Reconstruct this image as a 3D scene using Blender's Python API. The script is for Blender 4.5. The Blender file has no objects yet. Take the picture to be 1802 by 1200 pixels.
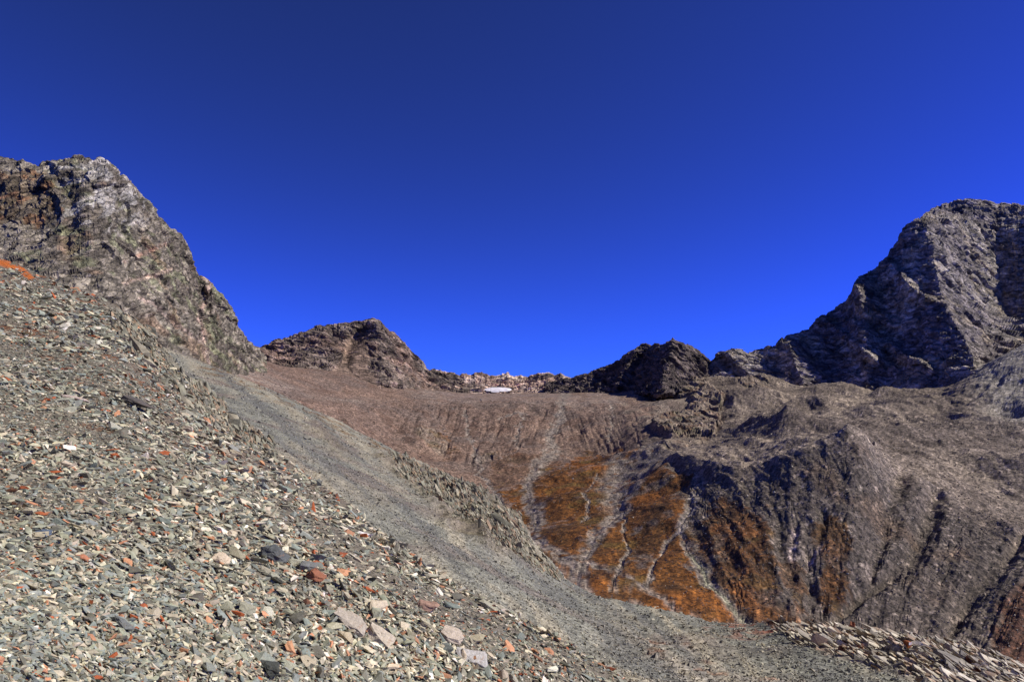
import bpy, bmesh, math, random
import numpy as np
from mathutils import Vector, Matrix

# ------------------------------------------------------------------ camera, world, sun, exposure
F = 1196.0                 # focal length in photograph pixels (photo 1802 x 1200)
CX, HY = 901.0, 700.0      # principal column, eye-level row
scene = bpy.context.scene
cam_data = bpy.data.cameras.new('camera')
cam = bpy.data.objects.new('camera', cam_data)
scene.collection.objects.link(cam)
cam.location = (0, 0, 0)
cam.rotation_euler = (math.radians(90), 0, 0)
cam_data.sensor_width = 36.0
cam_data.lens = 36.0 * F / 1802.0
cam_data.shift_y = (HY - 600.0) / 1802.0
cam_data.clip_start = 0.1
cam_data.clip_end = 20000
scene.camera = cam

SUN_EL, SUN_AZ = math.radians(40), math.radians(91)
world = bpy.data.worlds.new('World')
scene.world = world
world.use_nodes = True
nt = world.node_tree
nt.nodes.clear()
wo = nt.nodes.new('ShaderNodeOutputWorld')
bg = nt.nodes.new('ShaderNodeBackground')
sky = nt.nodes.new('ShaderNodeTexSky')
sky.sky_type = 'NISHITA'
sky.sun_disc = False
sky.sun_elevation = SUN_EL
sky.sun_rotation = SUN_AZ
sky.altitude = 2600
sky.air_density = 1.0
sky.dust_density = 0.15
sky.ozone_density = 2.0
# deepen the thin high-altitude air colour channel by channel (a smooth curve of the sky's own radiance)
spl = nt.nodes.new('ShaderNodeSeparateColor')
cmb = nt.nodes.new('ShaderNodeCombineColor')
nt.links.new(sky.outputs['Color'], spl.inputs['Color'])
for ch, (g_, k_) in zip(('Red', 'Green', 'Blue'), ((0.70, 0.165), (1.04, 0.245), (1.77, 0.36))):
    pw, ml = nt.nodes.new('ShaderNodeMath'), nt.nodes.new('ShaderNodeMath')
    pw.operation, ml.operation = 'POWER', 'MULTIPLY'
    pw.inputs[1].default_value, ml.inputs[1].default_value = g_, k_
    nt.links.new(spl.outputs[ch], pw.inputs[0])
    nt.links.new(pw.outputs[0], ml.inputs[0])
    nt.links.new(ml.outputs[0], cmb.inputs[ch])
nt.links.new(cmb.outputs['Color'], bg.inputs['Color'])
bg.inputs['Strength'].default_value = 0.10
nt.links.new(bg.outputs['Background'], wo.inputs['Surface'])

sd = bpy.data.lights.new('sun', 'SUN')
sd.energy = 5.0
sd.angle = math.radians(0.53)
sd.color = (1.0, 0.95, 0.87)
sun = bpy.data.objects.new('sun', sd)
scene.collection.objects.link(sun)
SV = Vector((math.cos(SUN_EL) * math.sin(SUN_AZ), math.cos(SUN_EL) * math.cos(SUN_AZ), math.sin(SUN_EL)))
sun.rotation_euler = SV.to_track_quat('Z', 'Y').to_euler()
sun.location = SV * 300

vs = scene.view_settings
vs.view_transform = 'Standard'
vs.look = 'None'
vs.exposure = 0.0
vs.gamma = 1.0
vs.use_curve_mapping = False

# ------------------------------------------------------------------ noise toolbox (numpy)
rng = np.random.default_rng(7)
PERM = rng.permutation(256)
PERM = np.concatenate([PERM, PERM, PERM[:2]])
G3 = rng.normal(size=(256, 3))
G3 /= np.linalg.norm(G3, axis=1)[:, None]
G3 = G3.astype(np.float32) * 1.5


def perlin(x, y, z):
    x, y, z = np.broadcast_arrays(x, y, z)
    xi, yi, zi = np.floor(x), np.floor(y), np.floor(z)
    fx, fy, fz = (x - xi).astype(np.float32), (y - yi).astype(np.float32), (z - zi).astype(np.float32)
    xi, yi, zi = xi.astype(np.int64) & 255, yi.astype(np.int64) & 255, zi.astype(np.int64) & 255
    ux, uy, uz = (t * t * t * (t * (t * 6 - 15) + 10) for t in (fx, fy, fz))
    out = 0
    for dx in (0, 1):
        wx = ux if dx else 1 - ux
        a = PERM[xi + dx]
        for dy in (0, 1):
            wy = uy if dy else 1 - uy
            b = PERM[(a + yi + dy) & 255]
            for dz in (0, 1):
                wz = uz if dz else 1 - uz
                g = G3[PERM[(b + zi + dz) & 255]]
                out = out + wx * wy * wz * (g[..., 0] * (fx - dx) + g[..., 1] * (fy - dy) + g[..., 2] * (fz - dz))
    return out


def fbm(P, scale, octv=4, off=0.0, gain=0.5, lac=2.03):
    s, a, o = 1.0 / scale, 1.0, 0
    for k in range(octv):
        o = o + a * perlin(P[..., 0] * s + off + 13.7 * k, P[..., 1] * s + 5.1 * k + off * .7, P[..., 2] * s + 9.2 * k)
        s *= lac
        a *= gain
    return o


def ridged(P, scale, octv=4, off=0.0, gain=0.5):
    s, a, o = 1.0 / scale, 1.0, 0
    for k in range(octv):
        n = perlin(P[..., 0] * s + off + 13.7 * k, P[..., 1] * s + 5.1 * k + off * .7, P[..., 2] * s + 9.2 * k)
        o = o + a * (1 - np.abs(n) * 2.2)
        s *= 2.03
        a *= gain
    return o


def chash(ix, iy, iz, k):
    h = (ix * 73856093) ^ (iy * 19349663) ^ (iz * 83492791) ^ (k * 2654435761)
    h = (h ^ (h >> 13)) * 1274126177
    h = h ^ (h >> 16)
    return (h & 0xFFFF).astype(np.float32) / 65535.0


def facets(P, scale, off=0):
    """angular blocks: every Voronoi cell is a plane tilted its own way"""
    q = P / scale + off * 3.17
    b = np.floor(q - 0.5).astype(np.int64)
    best = np.full(q.shape[:-1], 9e9, np.float32)
    val = np.zeros(q.shape[:-1], np.float32)
    cid = np.zeros(q.shape[:-1], np.float32)
    for ox in (0, 1):
        for oy in (0, 1):
            for oz in (0, 1):
                cx, cy, cz = b[..., 0] + ox, b[..., 1] + oy, b[..., 2] + oz
                dx = q[..., 0] - cx - .15 - .7 * chash(cx, cy, cz, 1)
                dy = q[..., 1] - cy - .15 - .7 * chash(cx, cy, cz, 2)
                dz = q[..., 2] - cz - .15 - .7 * chash(cx, cy, cz, 3)
                d = dx * dx + dy * dy + dz * dz
                m = d < best
                best = np.where(m, d, best)
                v = ((chash(cx, cy, cz, 4) - .5) * dx + (chash(cx, cy, cz, 5) - .5) * dy + (chash(cx, cy, cz, 6) - .5) * dz) * 1.8 \
                    + (chash(cx, cy, cz, 7) - .5) * .7
                val = np.where(m, v, val)
                cid = np.where(m, chash(cx, cy, cz, 8), cid)
    return val, cid


def sstep(a, b, x):
    t = np.clip((x - a) / (b - a), 0, 1)
    return t * t * (3 - 2 * t)


def mix3(A, B, m):
    return A * (1 - m[..., None]) + np.asarray(B, np.float32) * m[..., None]


def pchip(xs, ys, x):
    xs, ys = np.asarray(xs, float), np.asarray(ys, float)
    h = np.diff(xs)
    d = np.diff(ys, axis=0) / (h if ys.ndim == 1 else h[:, None])
    m = np.zeros_like(ys)
    m[0], m[-1] = d[0], d[-1]
    for i in range(1, len(xs) - 1):
        w1, w2 = 2 * h[i] + h[i - 1], h[i] + 2 * h[i - 1]
        a, b = d[i - 1], d[i]
        ok = a * b > 0
        with np.errstate(divide='ignore', invalid='ignore'):
            m[i] = np.where(ok, (w1 + w2) / (w1 / np.where(ok, a, 1) + w2 / np.where(ok, b, 1)), 0)
    i = np.clip(np.searchsorted(xs, x) - 1, 0, len(xs) - 2)
    t = (x - xs[i]) / h[i]
    hh = h[i]
    if ys.ndim == 2:
        t, hh = t[:, None], hh[:, None]
    t2, t3 = t * t, t * t * t
    return ys[i] * (2 * t3 - 3 * t2 + 1) + hh * m[i] * (t3 - 2 * t2 + t) + ys[i + 1] * (-2 * t3 + 3 * t2) + hh * m[i + 1] * (t3 - t2)


def poly_sd(X, Y, poly):
    """signed distance to a polygon, positive inside"""
    poly = np.asarray(poly, float)
    d = np.full(X.shape, 9e9)
    inside = np.zeros(X.shape, bool)
    n = len(poly)
    for i in range(n):
        x0, y0 = poly[i]
        x1, y1 = poly[(i + 1) % n]
        ex, ey = x1 - x0, y1 - y0
        t = np.clip(((X - x0) * ex + (Y - y0) * ey) / (ex * ex + ey * ey + 1e-9), 0, 1)
        d = np.minimum(d, (X - x0 - t * ex) ** 2 + (Y - y0 - t * ey) ** 2)
        c = ((y0 > Y) != (y1 > Y))
        with np.errstate(divide='ignore', invalid='ignore'):
            xi = x0 + (Y - y0) / (y1 - y0 if y1 != y0 else 1e-9) * ex
        inside ^= c & (X < xi)
    return np.where(inside, 1, -1) * np.sqrt(d)


def line_d(X, Y, pts, widths=None):
    """distance to a polyline; with widths returns distance / local width"""
    d = np.full(X.shape, 9e9)
    for i in range(len(pts) - 1):
        x0, y0 = pts[i]
        x1, y1 = pts[i + 1]
        ex, ey = x1 - x0, y1 - y0
        t = np.clip(((X - x0) * ex + (Y - y0) * ey) / (ex * ex + ey * ey), 0, 1)
        w = 1.0 if widths is None else widths[i] * (1 - t) + widths[i + 1] * t
        d = np.minimum(d, np.sqrt((X - x0 - t * ex) ** 2 + (Y - y0 - t * ey) ** 2) / w)
    return d


def crest(PX, PY, pts, wl, wr, soft=8):
    """1 on a ridge line running down the picture, falling off linearly left over wl and right over wr"""
    pts = np.asarray(pts, float)
    c = np.interp(PY, pts[:, 1], pts[:, 0])
    dx = PX - c
    v = np.where(dx < 0, 1 + dx / wl, 1 - dx / wr)
    v = np.clip(v, 0, 1)
    f = sstep(pts[0, 1] - soft, pts[0, 1] + soft, PY) * (1 - sstep(pts[-1, 1] - soft * 2, pts[-1, 1] + soft * 2, PY))
    return v * f


# ------------------------------------------------------------------ sheets
class Sheet:
    def __init__(self, stations, x0, x1, nx, counts, jag=None, depth=None):
        """stations: (px, [(py, distance), ...]) listed from the far row to the near row.
        counts: mesh rows between two listed rows. Everything is turned into world points."""
        st = sorted(stations, key=lambda s: s[0])
        xs = np.array([s[0] for s in st], float)
        py = np.array([[r[0] for r in s[1]] for s in st], float)
        wi = np.array([[1.0 / r[1] for r in s[1]] for s in st], float)
        px = np.linspace(x0, x1, nx)
        PYr, Wr = pchip(xs, py, px), pchip(xs, wi, px)       # nx, rows
        if jag is not None:
            PYr = jag(px, PYr)
        t = [0.0]
        for k, c in enumerate(counts):
            t += list(k + (np.arange(c) + 1) / c)
        t = np.array(t)
        self.PY = pchip(np.arange(len(counts) + 1), PYr.T, t)
        W = pchip(np.arange(len(counts) + 1), Wr.T, t)
        self.PX = np.broadcast_to(px[None, :], self.PY.shape).copy()
        Y = 1.0 / W
        if depth is not None:
            Y = depth(self.PX, self.PY, Y)
        self.Y = Y
        self.P = np.stack([(self.PX - CX) / F * Y, Y, (HY - self.PY) / F * Y], -1)
        self.P0 = self.P.copy()
        self.N = self.normals(self.P)
        self.col = np.zeros(self.P.shape, np.float32)

    @staticmethod
    def normals(P):
        du = np.gradient(P, axis=1)
        dv = np.gradient(P, axis=0)
        n = np.cross(dv, du)
        n /= np.linalg.norm(n, axis=-1, keepdims=True) + 1e-12
        f = np.sign((n * -P).sum(-1))          # towards the camera
        up = np.sign(n[..., 2])
        s = np.where(np.abs(n[..., 2]) > .3, up, f)
        s[s == 0] = 1
        return n * s[..., None]

    def push(self, d, N=None):
        self.P = self.P + (self.N if N is None else N) * d[..., None]

    def mesh(self, name, mat, smooth=False, parent=None):
        P, c = self.P, self.col
        ny, nx = P.shape[:2]
        idx = np.arange(ny * nx).reshape(ny, nx)
        q = np.stack([idx[:-1, :-1], idx[:-1, 1:], idx[1:, 1:], idx[1:, :-1]], -1).reshape(-1, 4)
        # face upwards / towards the viewer
        a, b, d = P.reshape(-1, 3)[q[:, 0]], P.reshape(-1, 3)[q[:, 1]], P.reshape(-1, 3)[q[:, 3]]
        nrm = np.cross(b - a, d - a)
        if (nrm * self.N.reshape(-1, 3)[q[:, 0]]).sum(-1).mean() < 0:
            q = q[:, ::-1]
        return raw_mesh(name, P.reshape(-1, 3), q, 4, c.reshape(-1, 3), mat, smooth, parent)


def raw_mesh(name, verts, faces, k, col, mat, smooth=False, parent=None):
    me = bpy.data.meshes.new(name)
    nv, nf = len(verts), len(faces)
    me.vertices.add(nv)
    me.vertices.foreach_set('co', np.ascontiguousarray(verts, np.float32).ravel())
    me.loops.add(nf * k)
    me.loops.foreach_set('vertex_index', np.ascontiguousarray(faces, np.int32).ravel())
    me.polygons.add(nf)
    me.polygons.foreach_set('loop_start', np.arange(0, nf * k, k, dtype=np.int32))
    me.polygons.foreach_set('loop_total', np.full(nf, k, np.int32))
    me.polygons.foreach_set('use_smooth', np.full(nf, smooth, bool))
    if col is not None:
        at = me.color_attributes.new('Col', 'FLOAT_COLOR', 'POINT')
        at.data.foreach_set('color', np.concatenate([col, np.ones((nv, 1))], 1).astype(np.float32).ravel())
    me.update()
    me.validate()
    me.materials.append(mat)
    o = bpy.data.objects.new(name, me)
    scene.collection.objects.link(o)
    if parent is not None:
        o.parent = parent
    return o


def tag(o, label=None, cat=None, group=None, kind=None):
    for k, v in (('label', label), ('category', cat), ('group', group), ('kind', kind)):
        if v:
            o[k] = v
    if cat and not kind:
        o['kind'] = 'thing'
    return o


# ------------------------------------------------------------------ materials
def lin(r, g, b):
    return np.array([((c / 255.0) / 12.92 if c <= 10 else ((c / 255.0 + .055) / 1.055) ** 2.4) for c in (r, g, b)], np.float32)


def strata_frame(ax, dip_x, dip_y=0.0):
    """coordinates stretched along the beds; dip_x = rise to the right in radians"""
    if abs(dip_x - math.radians(40)) < 1e-6:          # the left wall runs away from the viewer, its beds climb along it
        a = np.array([.30, .78, .52])
        a /= np.linalg.norm(a)
        n = np.array([0, 0, 1.0]) - a[2] * a
    else:
        a = np.array([math.cos(dip_x), 0, math.sin(dip_x)])
        n = np.array([-math.sin(dip_x), math.sin(dip_y), math.cos(dip_x)])
    n /= np.linalg.norm(n)
    b = np.cross(n, a)
    return a, b, n


def ground_material(name, grain, speck, bump=0.6, contrast=0.5, speck_amt=0.5, stretch=(1, 1, 1), rough=0.9, crack=None):
    m = bpy.data.materials.new(name)
    m.use_nodes = True
    t = m.node_tree
    t.nodes.clear()
    N = t.nodes.new
    out, bs = N('ShaderNodeOutputMaterial'), N('ShaderNodeBsdfPrincipled')
    bs.inputs['Roughness'].default_value = rough
    bs.inputs['Specular IOR Level'].default_value = 0.25
    at = N('ShaderNodeAttribute')
    at.attribute_name = 'Col'
    tc, mp = N('ShaderNodeTexCoord'), N('ShaderNodeMapping')
    mp.inputs['Scale'].default_value = stretch
    t.links.new(tc.outputs['Object'], mp.inputs['Vector'])
    n1 = N('ShaderNodeTexNoise')
    n1.inputs['Scale'].default_value = 1.0 / grain
    n1.inputs['Detail'].default_value = 5
    n1.inputs['Roughness'].default_value = 0.7
    t.links.new(mp.outputs['Vector'], n1.inputs['Vector'])
    mr = N('ShaderNodeMapRange')
    mr.inputs[1].default_value, mr.inputs[2].default_value = 0.3, 0.7
    mr.inputs[3].default_value, mr.inputs[4].default_value = 1 - contrast, 1 + contrast
    t.links.new(n1.outputs['Fac'], mr.inputs[0])
    vo = N('ShaderNodeTexVoronoi')
    vo.inputs['Scale'].default_value = 1.0 / speck
    t.links.new(mp.outputs['Vector'], vo.inputs['Vector'])
    sep = N('ShaderNodeSeparateColor')
    t.links.new(vo.outputs['Color'], sep.inputs['Color'])
    mr2 = N('ShaderNodeMapRange')
    mr2.inputs[3].default_value, mr2.inputs[4].default_value = 1 - speck_amt, 1 + speck_amt
    t.links.new(sep.outputs['Red'], mr2.inputs[0])
    mm = N('ShaderNodeMath')
    mm.operation = 'MULTIPLY'
    t.links.new(mr.outputs[0], mm.inputs[0])
    t.links.new(mr2.outputs[0], mm.inputs[1])
    vm = N('ShaderNodeVectorMath')
    vm.operation = 'SCALE'
    t.links.new(at.outputs['Color'], vm.inputs[0])
    t.links.new(mm.outputs[0], vm.inputs['Scale'])
    last = vm.outputs[0]
    h_extra = None
    if crack:
        dip, size = crack
        src = tc.outputs['Object']
        wn = N('ShaderNodeTexNoise')
        wn.inputs['Scale'].default_value = .6 / size
        wn.inputs['Detail'].default_value = 3
        t.links.new(src, wn.inputs['Vector'])
        wa = N('ShaderNodeVectorMath')
        wa.operation = 'MULTIPLY_ADD'
        wa.inputs[1].default_value = (size * 1.3,) * 3
        t.links.new(wn.outputs['Color'], wa.inputs[0])
        t.links.new(src, wa.inputs[2])
        for k, (sz, asp, dark) in enumerate(((size, .28, .45), (size * .42, .4, .3))):
            m1, m2 = N('ShaderNodeMapping'), N('ShaderNodeMapping')
            fa, fb, fn_ = strata_frame(0, dip, .35)
            m1.inputs['Rotation'].default_value = Matrix([list(fa), list(fb), list(fn_)]).to_euler('XYZ')
            m2.inputs['Scale'].default_value = (asp / sz, .35 / sz, 1 / sz)
            t.links.new(wa.outputs[0], m1.inputs['Vector'])
            t.links.new(m1.outputs[0], m2.inputs['Vector'])
            ve = N('ShaderNodeTexVoronoi')
            ve.feature = 'DISTANCE_TO_EDGE'
            ve.inputs['Scale'].default_value = 1.0
            t.links.new(m2.outputs[0], ve.inputs['Vector'])
            vc = N('ShaderNodeTexVoronoi')
            vc.inputs['Scale'].default_value = 1.0
            t.links.new(m2.outputs[0], vc.inputs['Vector'])
            sc_ = N('ShaderNodeSeparateColor')
            t.links.new(vc.outputs['Color'], sc_.inputs['Color'])
            e1 = N('ShaderNodeMapRange')
            e1.inputs[1].default_value, e1.inputs[2].default_value = 0.0, 0.10
            e1.inputs[3].default_value, e1.inputs[4].default_value = 1 - dark, 1.0
            t.links.new(ve.outputs['Distance'], e1.inputs[0])
            e2 = N('ShaderNodeMapRange')
            e2.inputs[3].default_value, e2.inputs[4].default_value = .72, 1.35
            t.links.new(sc_.outputs['Red'], e2.inputs[0])
            mu = N('ShaderNodeMath')
            mu.operation = 'MULTIPLY'
            t.links.new(e1.outputs[0], mu.inputs[0])
            t.links.new(e2.outputs[0], mu.inputs[1])
            v2 = N('ShaderNodeVectorMath')
            v2.operation = 'SCALE'
            t.links.new(last, v2.inputs[0])
            t.links.new(mu.outputs[0], v2.inputs['Scale'])
            last = v2.outputs[0]
            hh = N('ShaderNodeMath')
            hh.operation = 'MULTIPLY_ADD'
            hh.inputs[1].default_value = 1.4 - .6 * k
            t.links.new(e1.outputs[0], hh.inputs[0])
            if h_extra is None:
                t.links.new(sc_.outputs['Green'], hh.inputs[2])
            else:
                t.links.new(h_extra, hh.inputs[2])
            h_extra = hh.outputs[0]
    t.links.new(last, bs.inputs['Base Color'])
    add = N('ShaderNodeMath')
    add.operation = 'MULTIPLY_ADD'
    add.inputs[1].default_value = 0.8
    t.links.new(sep.outputs['Green'], add.inputs[0])
    t.links.new(n1.outputs['Fac'], add.inputs[2])
    bp = N('ShaderNodeBump')
    bp.inputs['Strength'].default_value = bump
    bp.inputs['Distance'].default_value = speck
    t.links.new(add.outputs[0], bp.inputs['Height'])
    if h_extra is not None:
        bp2 = N('ShaderNodeBump')
        bp2.inputs['Strength'].default_value = .85
        bp2.inputs['Distance'].default_value = crack[1] * .22
        t.links.new(h_extra, bp2.inputs['Height'])
        t.links.new(bp2.outputs['Normal'], bp.inputs['Normal'])
    t.links.new(bp.outputs['Normal'], bs.inputs['Normal'])
    t.links.new(bs.outputs[0], out.inputs['Surface'])
    return m


def stone_material(name, scale, rust=0.5):
    m = bpy.data.materials.new(name)
    m.use_nodes = True
    t = m.node_tree
    t.nodes.clear()
    N = t.nodes.new
    out, bs = N('ShaderNodeOutputMaterial'), N('ShaderNodeBsdfPrincipled')
    bs.inputs['Roughness'].default_value = 0.75
    bs.inputs['Specular IOR Level'].default_value = 0.35
    at = N('ShaderNodeAttribute')
    at.attribute_name = 'Col'
    ge = N('ShaderNodeTexCoord')
    n1 = N('ShaderNodeTexNoise')
    n1.inputs['Scale'].default_value = scale
    n1.inputs['Detail'].default_value = 6
    n1.inputs['Roughness'].default_value = 0.75
    t.links.new(ge.outputs['Object'], n1.inputs['Vector'])
    mr = N('ShaderNodeMapRange')
    mr.inputs[1].default_value, mr.inputs[2].default_value = 0.3, 0.7
    mr.inputs[3].default_value, mr.inputs[4].default_value = 0.55, 1.4
    t.links.new(n1.outputs['Fac'], mr.inputs[0])
    vm = N('ShaderNodeVectorMath')
    vm.operation = 'SCALE'
    t.links.new(at.outputs['Color'], vm.inputs[0])
    t.links.new(mr.outputs[0], vm.inputs['Scale'])
    n2 = N('ShaderNodeTexNoise')
    n2.inputs['Scale'].default_value = scale * 0.35
    n2.inputs['Detail'].default_value = 5
    n2.inputs['Roughness'].default_value = 0.65
    t.links.new(ge.outputs['Object'], n2.inputs['Vector'])
    rr = N('ShaderNodeMapRange')
    rr.inputs[1].default_value, rr.inputs[2].default_value = 0.60, 0.68
    rr.inputs[3].default_value, rr.inputs[4].default_value = 0, rust
    t.links.new(n2.outputs['Fac'], rr.inputs[0])
    mx = N('ShaderNodeMix')
    mx.data_type = 'RGBA'
    mx.inputs[7].default_value = (0.33, 0.16, 0.07, 1)
    t.links.new(rr.outputs[0], mx.inputs['Factor'])
    t.links.new(vm.outputs[0], mx.inputs[6])
    t.links.new(mx.outputs[2], bs.inputs['Base Color'])
    bp = N('ShaderNodeBump')
    bp.inputs['Strength'].default_value = 0.5
    bp.inputs['Distance'].default_value = 0.25 / scale
    t.links.new(n1.outputs['Fac'], bp.inputs['Height'])
    t.links.new(bp.outputs['Normal'], bs.inputs['Normal'])
    t.links.new(bs.outputs[0], out.inputs['Surface'])
    return m


CLIFFS = {k: ground_material('schist_cliff', 14, 3.0, 0.8, 0.4, 0.2, (1, 1, 1.6), crack=(math.radians(k), sz)) for k, sz in ((40, 8), (-12, 13), (8, 13), (-35, 13), (-24, 14))}
M_FAR = ground_material('far_scree', 7, 1.5, 1.0, 0.34, 0.6)
M_MORAINE = ground_material('moraine_rubble', 5, 0.9, 0.9, 0.3, 0.45)
M_NEAR = ground_material('near_gravel', 0.25, 0.03, 0.8, 0.4, 0.5)
M_MID = ground_material('fine_scree', 0.9, 0.11, 0.9, 0.35, 0.5)
M_OUT = ground_material('outcrop_rock', 0.8, 0.25, 0.8, 0.4, 0.25)
M_STONE = stone_material('schist_stone', 16, 0.4)
M_SLAB = stone_material('schist_slab', 4, 0.3)
M_BOULDER = stone_material('far_boulder', 0.8, 0.1)


# ------------------------------------------------------------------ rock relief
def fine_bed(S, size, dip, off):
    """thin pale and dark beds and cracks"""
    a, b, n = strata_frame(0, dip, .35)
    P = S.P0
    w = fbm(P, size * 4, 2, off) * size * 1.5
    Q = np.stack([P @ a / 9, P @ b / 4, P @ n + w * .7], -1)
    v = fbm(Q, size, 4, off + 2, .65)
    u = fbm(P * np.array([1, 1, .5]), size * 2.0, 4, off + 5, .65)
    k = 1 + np.clip(v, -.7, .9) * .55 + np.clip(u, -.6, .6) * .35
    crack = sstep(.10, .02, np.abs(perlin(Q[..., 0] / size / 1.5, Q[..., 1] / size / 1.5, Q[..., 2] / size / 1.5 + off)))
    return (np.clip(k, .35, 1.9) * (1 - .45 * crack))[..., None]


def rock_relief(S, size, dip, amp=1.0, off=0, beds=1.0, mask=None):
    """ribs, blocks and beds pushed out of the smooth face; size in metres. Returns a cell id for colouring"""
    P = S.P0
    a, b, n = strata_frame(0, dip, .35)
    w = fbm(P, size * 1.5, 2, off + 3)
    Q = np.stack([P @ a / 2.8, P @ b / 1.4, P @ n + w * size * .18], -1)
    d = (ridged(P * np.array([1.2, 1.2, .6]), size * 2.2, 4, off) - 1.1) * size * .16
    f1, c1 = facets(Q, size * .55, off)
    f2, c2 = facets(Q, size * .2, off + 1)
    f3, c3 = facets(Q, size * .08, off + 2)
    g = f3 * size * .04 * beds
    bd = (P @ n + w * size * .3 + fbm(P, size * .5, 2, off + 6) * size * .12) / (size * .34)
    saw = bd - np.floor(bd)
    g += np.minimum(saw, (1 - saw) * 5) * size * .06 * (0.4 + sstep(-.3, .3, w))
    bd = bd * 3.3 + fbm(P, size * .3, 2, off + 7)
    saw = bd - np.floor(bd)
    g += np.minimum(saw, (1 - saw) * 4) * size * .02
    e = np.pad(g, 1, mode='edge')
    g = (e[1:-1, 1:-1] * 2 + e[:-2, 1:-1] + e[2:, 1:-1]) / 4
    d += f1 * size * .20 + f2 * size * .11 * beds + g + (ridged(P, size * .16, 3, off + 9) - 1) * size * .016
    ny = P.shape[0]
    top = np.interp(np.arange(ny), [0, 12, 30], [.3, .4, 1.0])[:, None]
    d *= amp * top
    if mask is not None:
        d = d * mask
    S.push(d)
    return c1, c2, c3


# ================================================================== FAR RING
# ---- left mountain
LM_SKY = [(-160, 262), (-60, 268), (0, 275), (30, 280), (62, 291), (75, 287), (110, 280), (140, 272), (156, 276), (165, 285), (180, 280),
          (198, 290), (213, 308), (232, 318), (248, 342), (262, 355), (278, 382), (300, 402), (318, 409), (330, 430),
          (335, 455), (350, 488), (368, 494), (385, 510), (400, 530), (412, 556), (420, 576), (437, 600), (448, 609), (470, 628)]


def skyline(pts, lo, hi, amp, seed):
    pts = np.asarray(pts, float)
    r = np.random.default_rng(seed)

    def jag(px, PYr):
        s = np.interp(px, pts[:, 0], pts[:, 1])
        n = np.zeros_like(px)
        for w, a in ((14, .5), (6, .55), (3, .4)):
            k = np.arange(px.min() - w, px.max() + 2 * w, w)
            v = r.uniform(-1, 1, len(k))
            n += (.45 * np.interp(px, k, v) + .75 * v[np.clip(np.searchsorted(k, px + .35 * w), 0, len(k) - 1)]) * a
        d = s + n * amp - PYr[:, 1]
        out = PYr.copy()
        for c, wgt in enumerate(lo):
            out[:, c] += d * wgt
        return out
    return jag


def lm_depth(PX, PY, Y):
    d = crest(PX, PY, [(62, 285), (105, 350), (110, 380), (100, 420)], 120, 20, 45) * 24      # nearer brown spur
    d += crest(PX, PY, [(205, 295), (260, 400), (330, 520), (365, 640)], 150, 24, 20) * 30
    d += crest(PX, PY, [(368, 494), (395, 540), (420, 600), (430, 650)], 30, 60, 20) * 28
    d -= 13 * np.exp(-(line_d(PX, PY, [(348, 490), (358, 530), (366, 580), (372, 650)]) / 9) ** 2)
    d += 8 * crest(PX, PY, [(140, 275), (165, 380), (200, 470), (210, 560)], 70, 70, 20)
    return Y - d


lm = Sheet([(-160, [(420, 1100), (262, 900), (330, 850), (420, 760), (520, 660), (700, 560)]),
            (0, [(420, 1080), (275, 880), (330, 830), (420, 750), (520, 650), (700, 560)]),
            (140, [(420, 1100), (272, 900), (340, 840), (430, 760), (530, 670), (720, 590)]),
            (250, [(470, 1150), (345, 960), (410, 900), (480, 830), (560, 740), (740, 640)]),
            (335, [(560, 1200), (455, 1040), (500, 980), (550, 910), (610, 820), (740, 700)]),
            (400, [(620, 1250), (530, 1100), (560, 1060), (595, 1010), (635, 930), (720, 800)]),
            (450, [(660, 1300), (610, 1180), (618, 1150), (628, 1110), (645, 1050), (720, 900)]),
            (470, [(680, 1300), (630, 1200), (636, 1170), (642, 1130), (650, 1080), (720, 940)])],
           -120, 470, 400, (14, 60, 75, 75, 50), skyline(LM_SKY, (1, 1, .7, .3, .05, 0), 0, 3.0, 3), lm_depth)
c1, c2, c3 = rock_relief(lm, 36, math.radians(40), .62, 1)
P = lm.P0
n1 = fbm(P, 120, 4, 20)
n2 = fbm(P, 25, 3, 30)
a_, b_, n_ = strata_frame(0, math.radians(40), .35)
band = fbm(np.stack([P @ a_ / 6, P @ b_ / 6, P @ n_], -1), 9, 4, 41)
col = np.broadcast_to(lin(110, 102, 88), P.shape).astype(np.float32).copy()
col = mix3(col, lin(92, 84, 72), sstep(-.1, .5, n1))
col = mix3(col, lin(112, 112, 84), sstep(.15, .5, n2 + n1 * .4) * .7)           # lichen green
col = mix3(col, lin(70, 62, 55), sstep(.25, .6, fbm(P, 60, 3, 55)) * .7)
col = mix3(col, lin(118, 94, 72), sstep(.3, .6, fbm(P, 50, 3, 66)) * .5)
summit = sstep(-60, 10, poly_sd(lm.PX, lm.PY, [(105, 300), (190, 285), (240, 330), (255, 370), (180, 395), (120, 380)]))
col = mix3(col, lin(150, 145, 135), sstep(.0, .35, band + (summit - .8) * .8) * np.clip(summit + .0, 0, 1) * .8)
col = mix3(col, lin(150, 138, 122), sstep(.38, .6, band) * .4)
spur = sstep(-6, 6, poly_sd(lm.PX, lm.PY, [(-160, 300), (0, 300), (60, 298), (95, 330), (112, 375), (80, 392), (-160, 400)]) + n2 * 10)
col = mix3(col, lin(92, 80, 62), spur * .7)
col = mix3(col, lin(116, 78, 50), spur * sstep(0, .4, n2) * .6)
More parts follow.
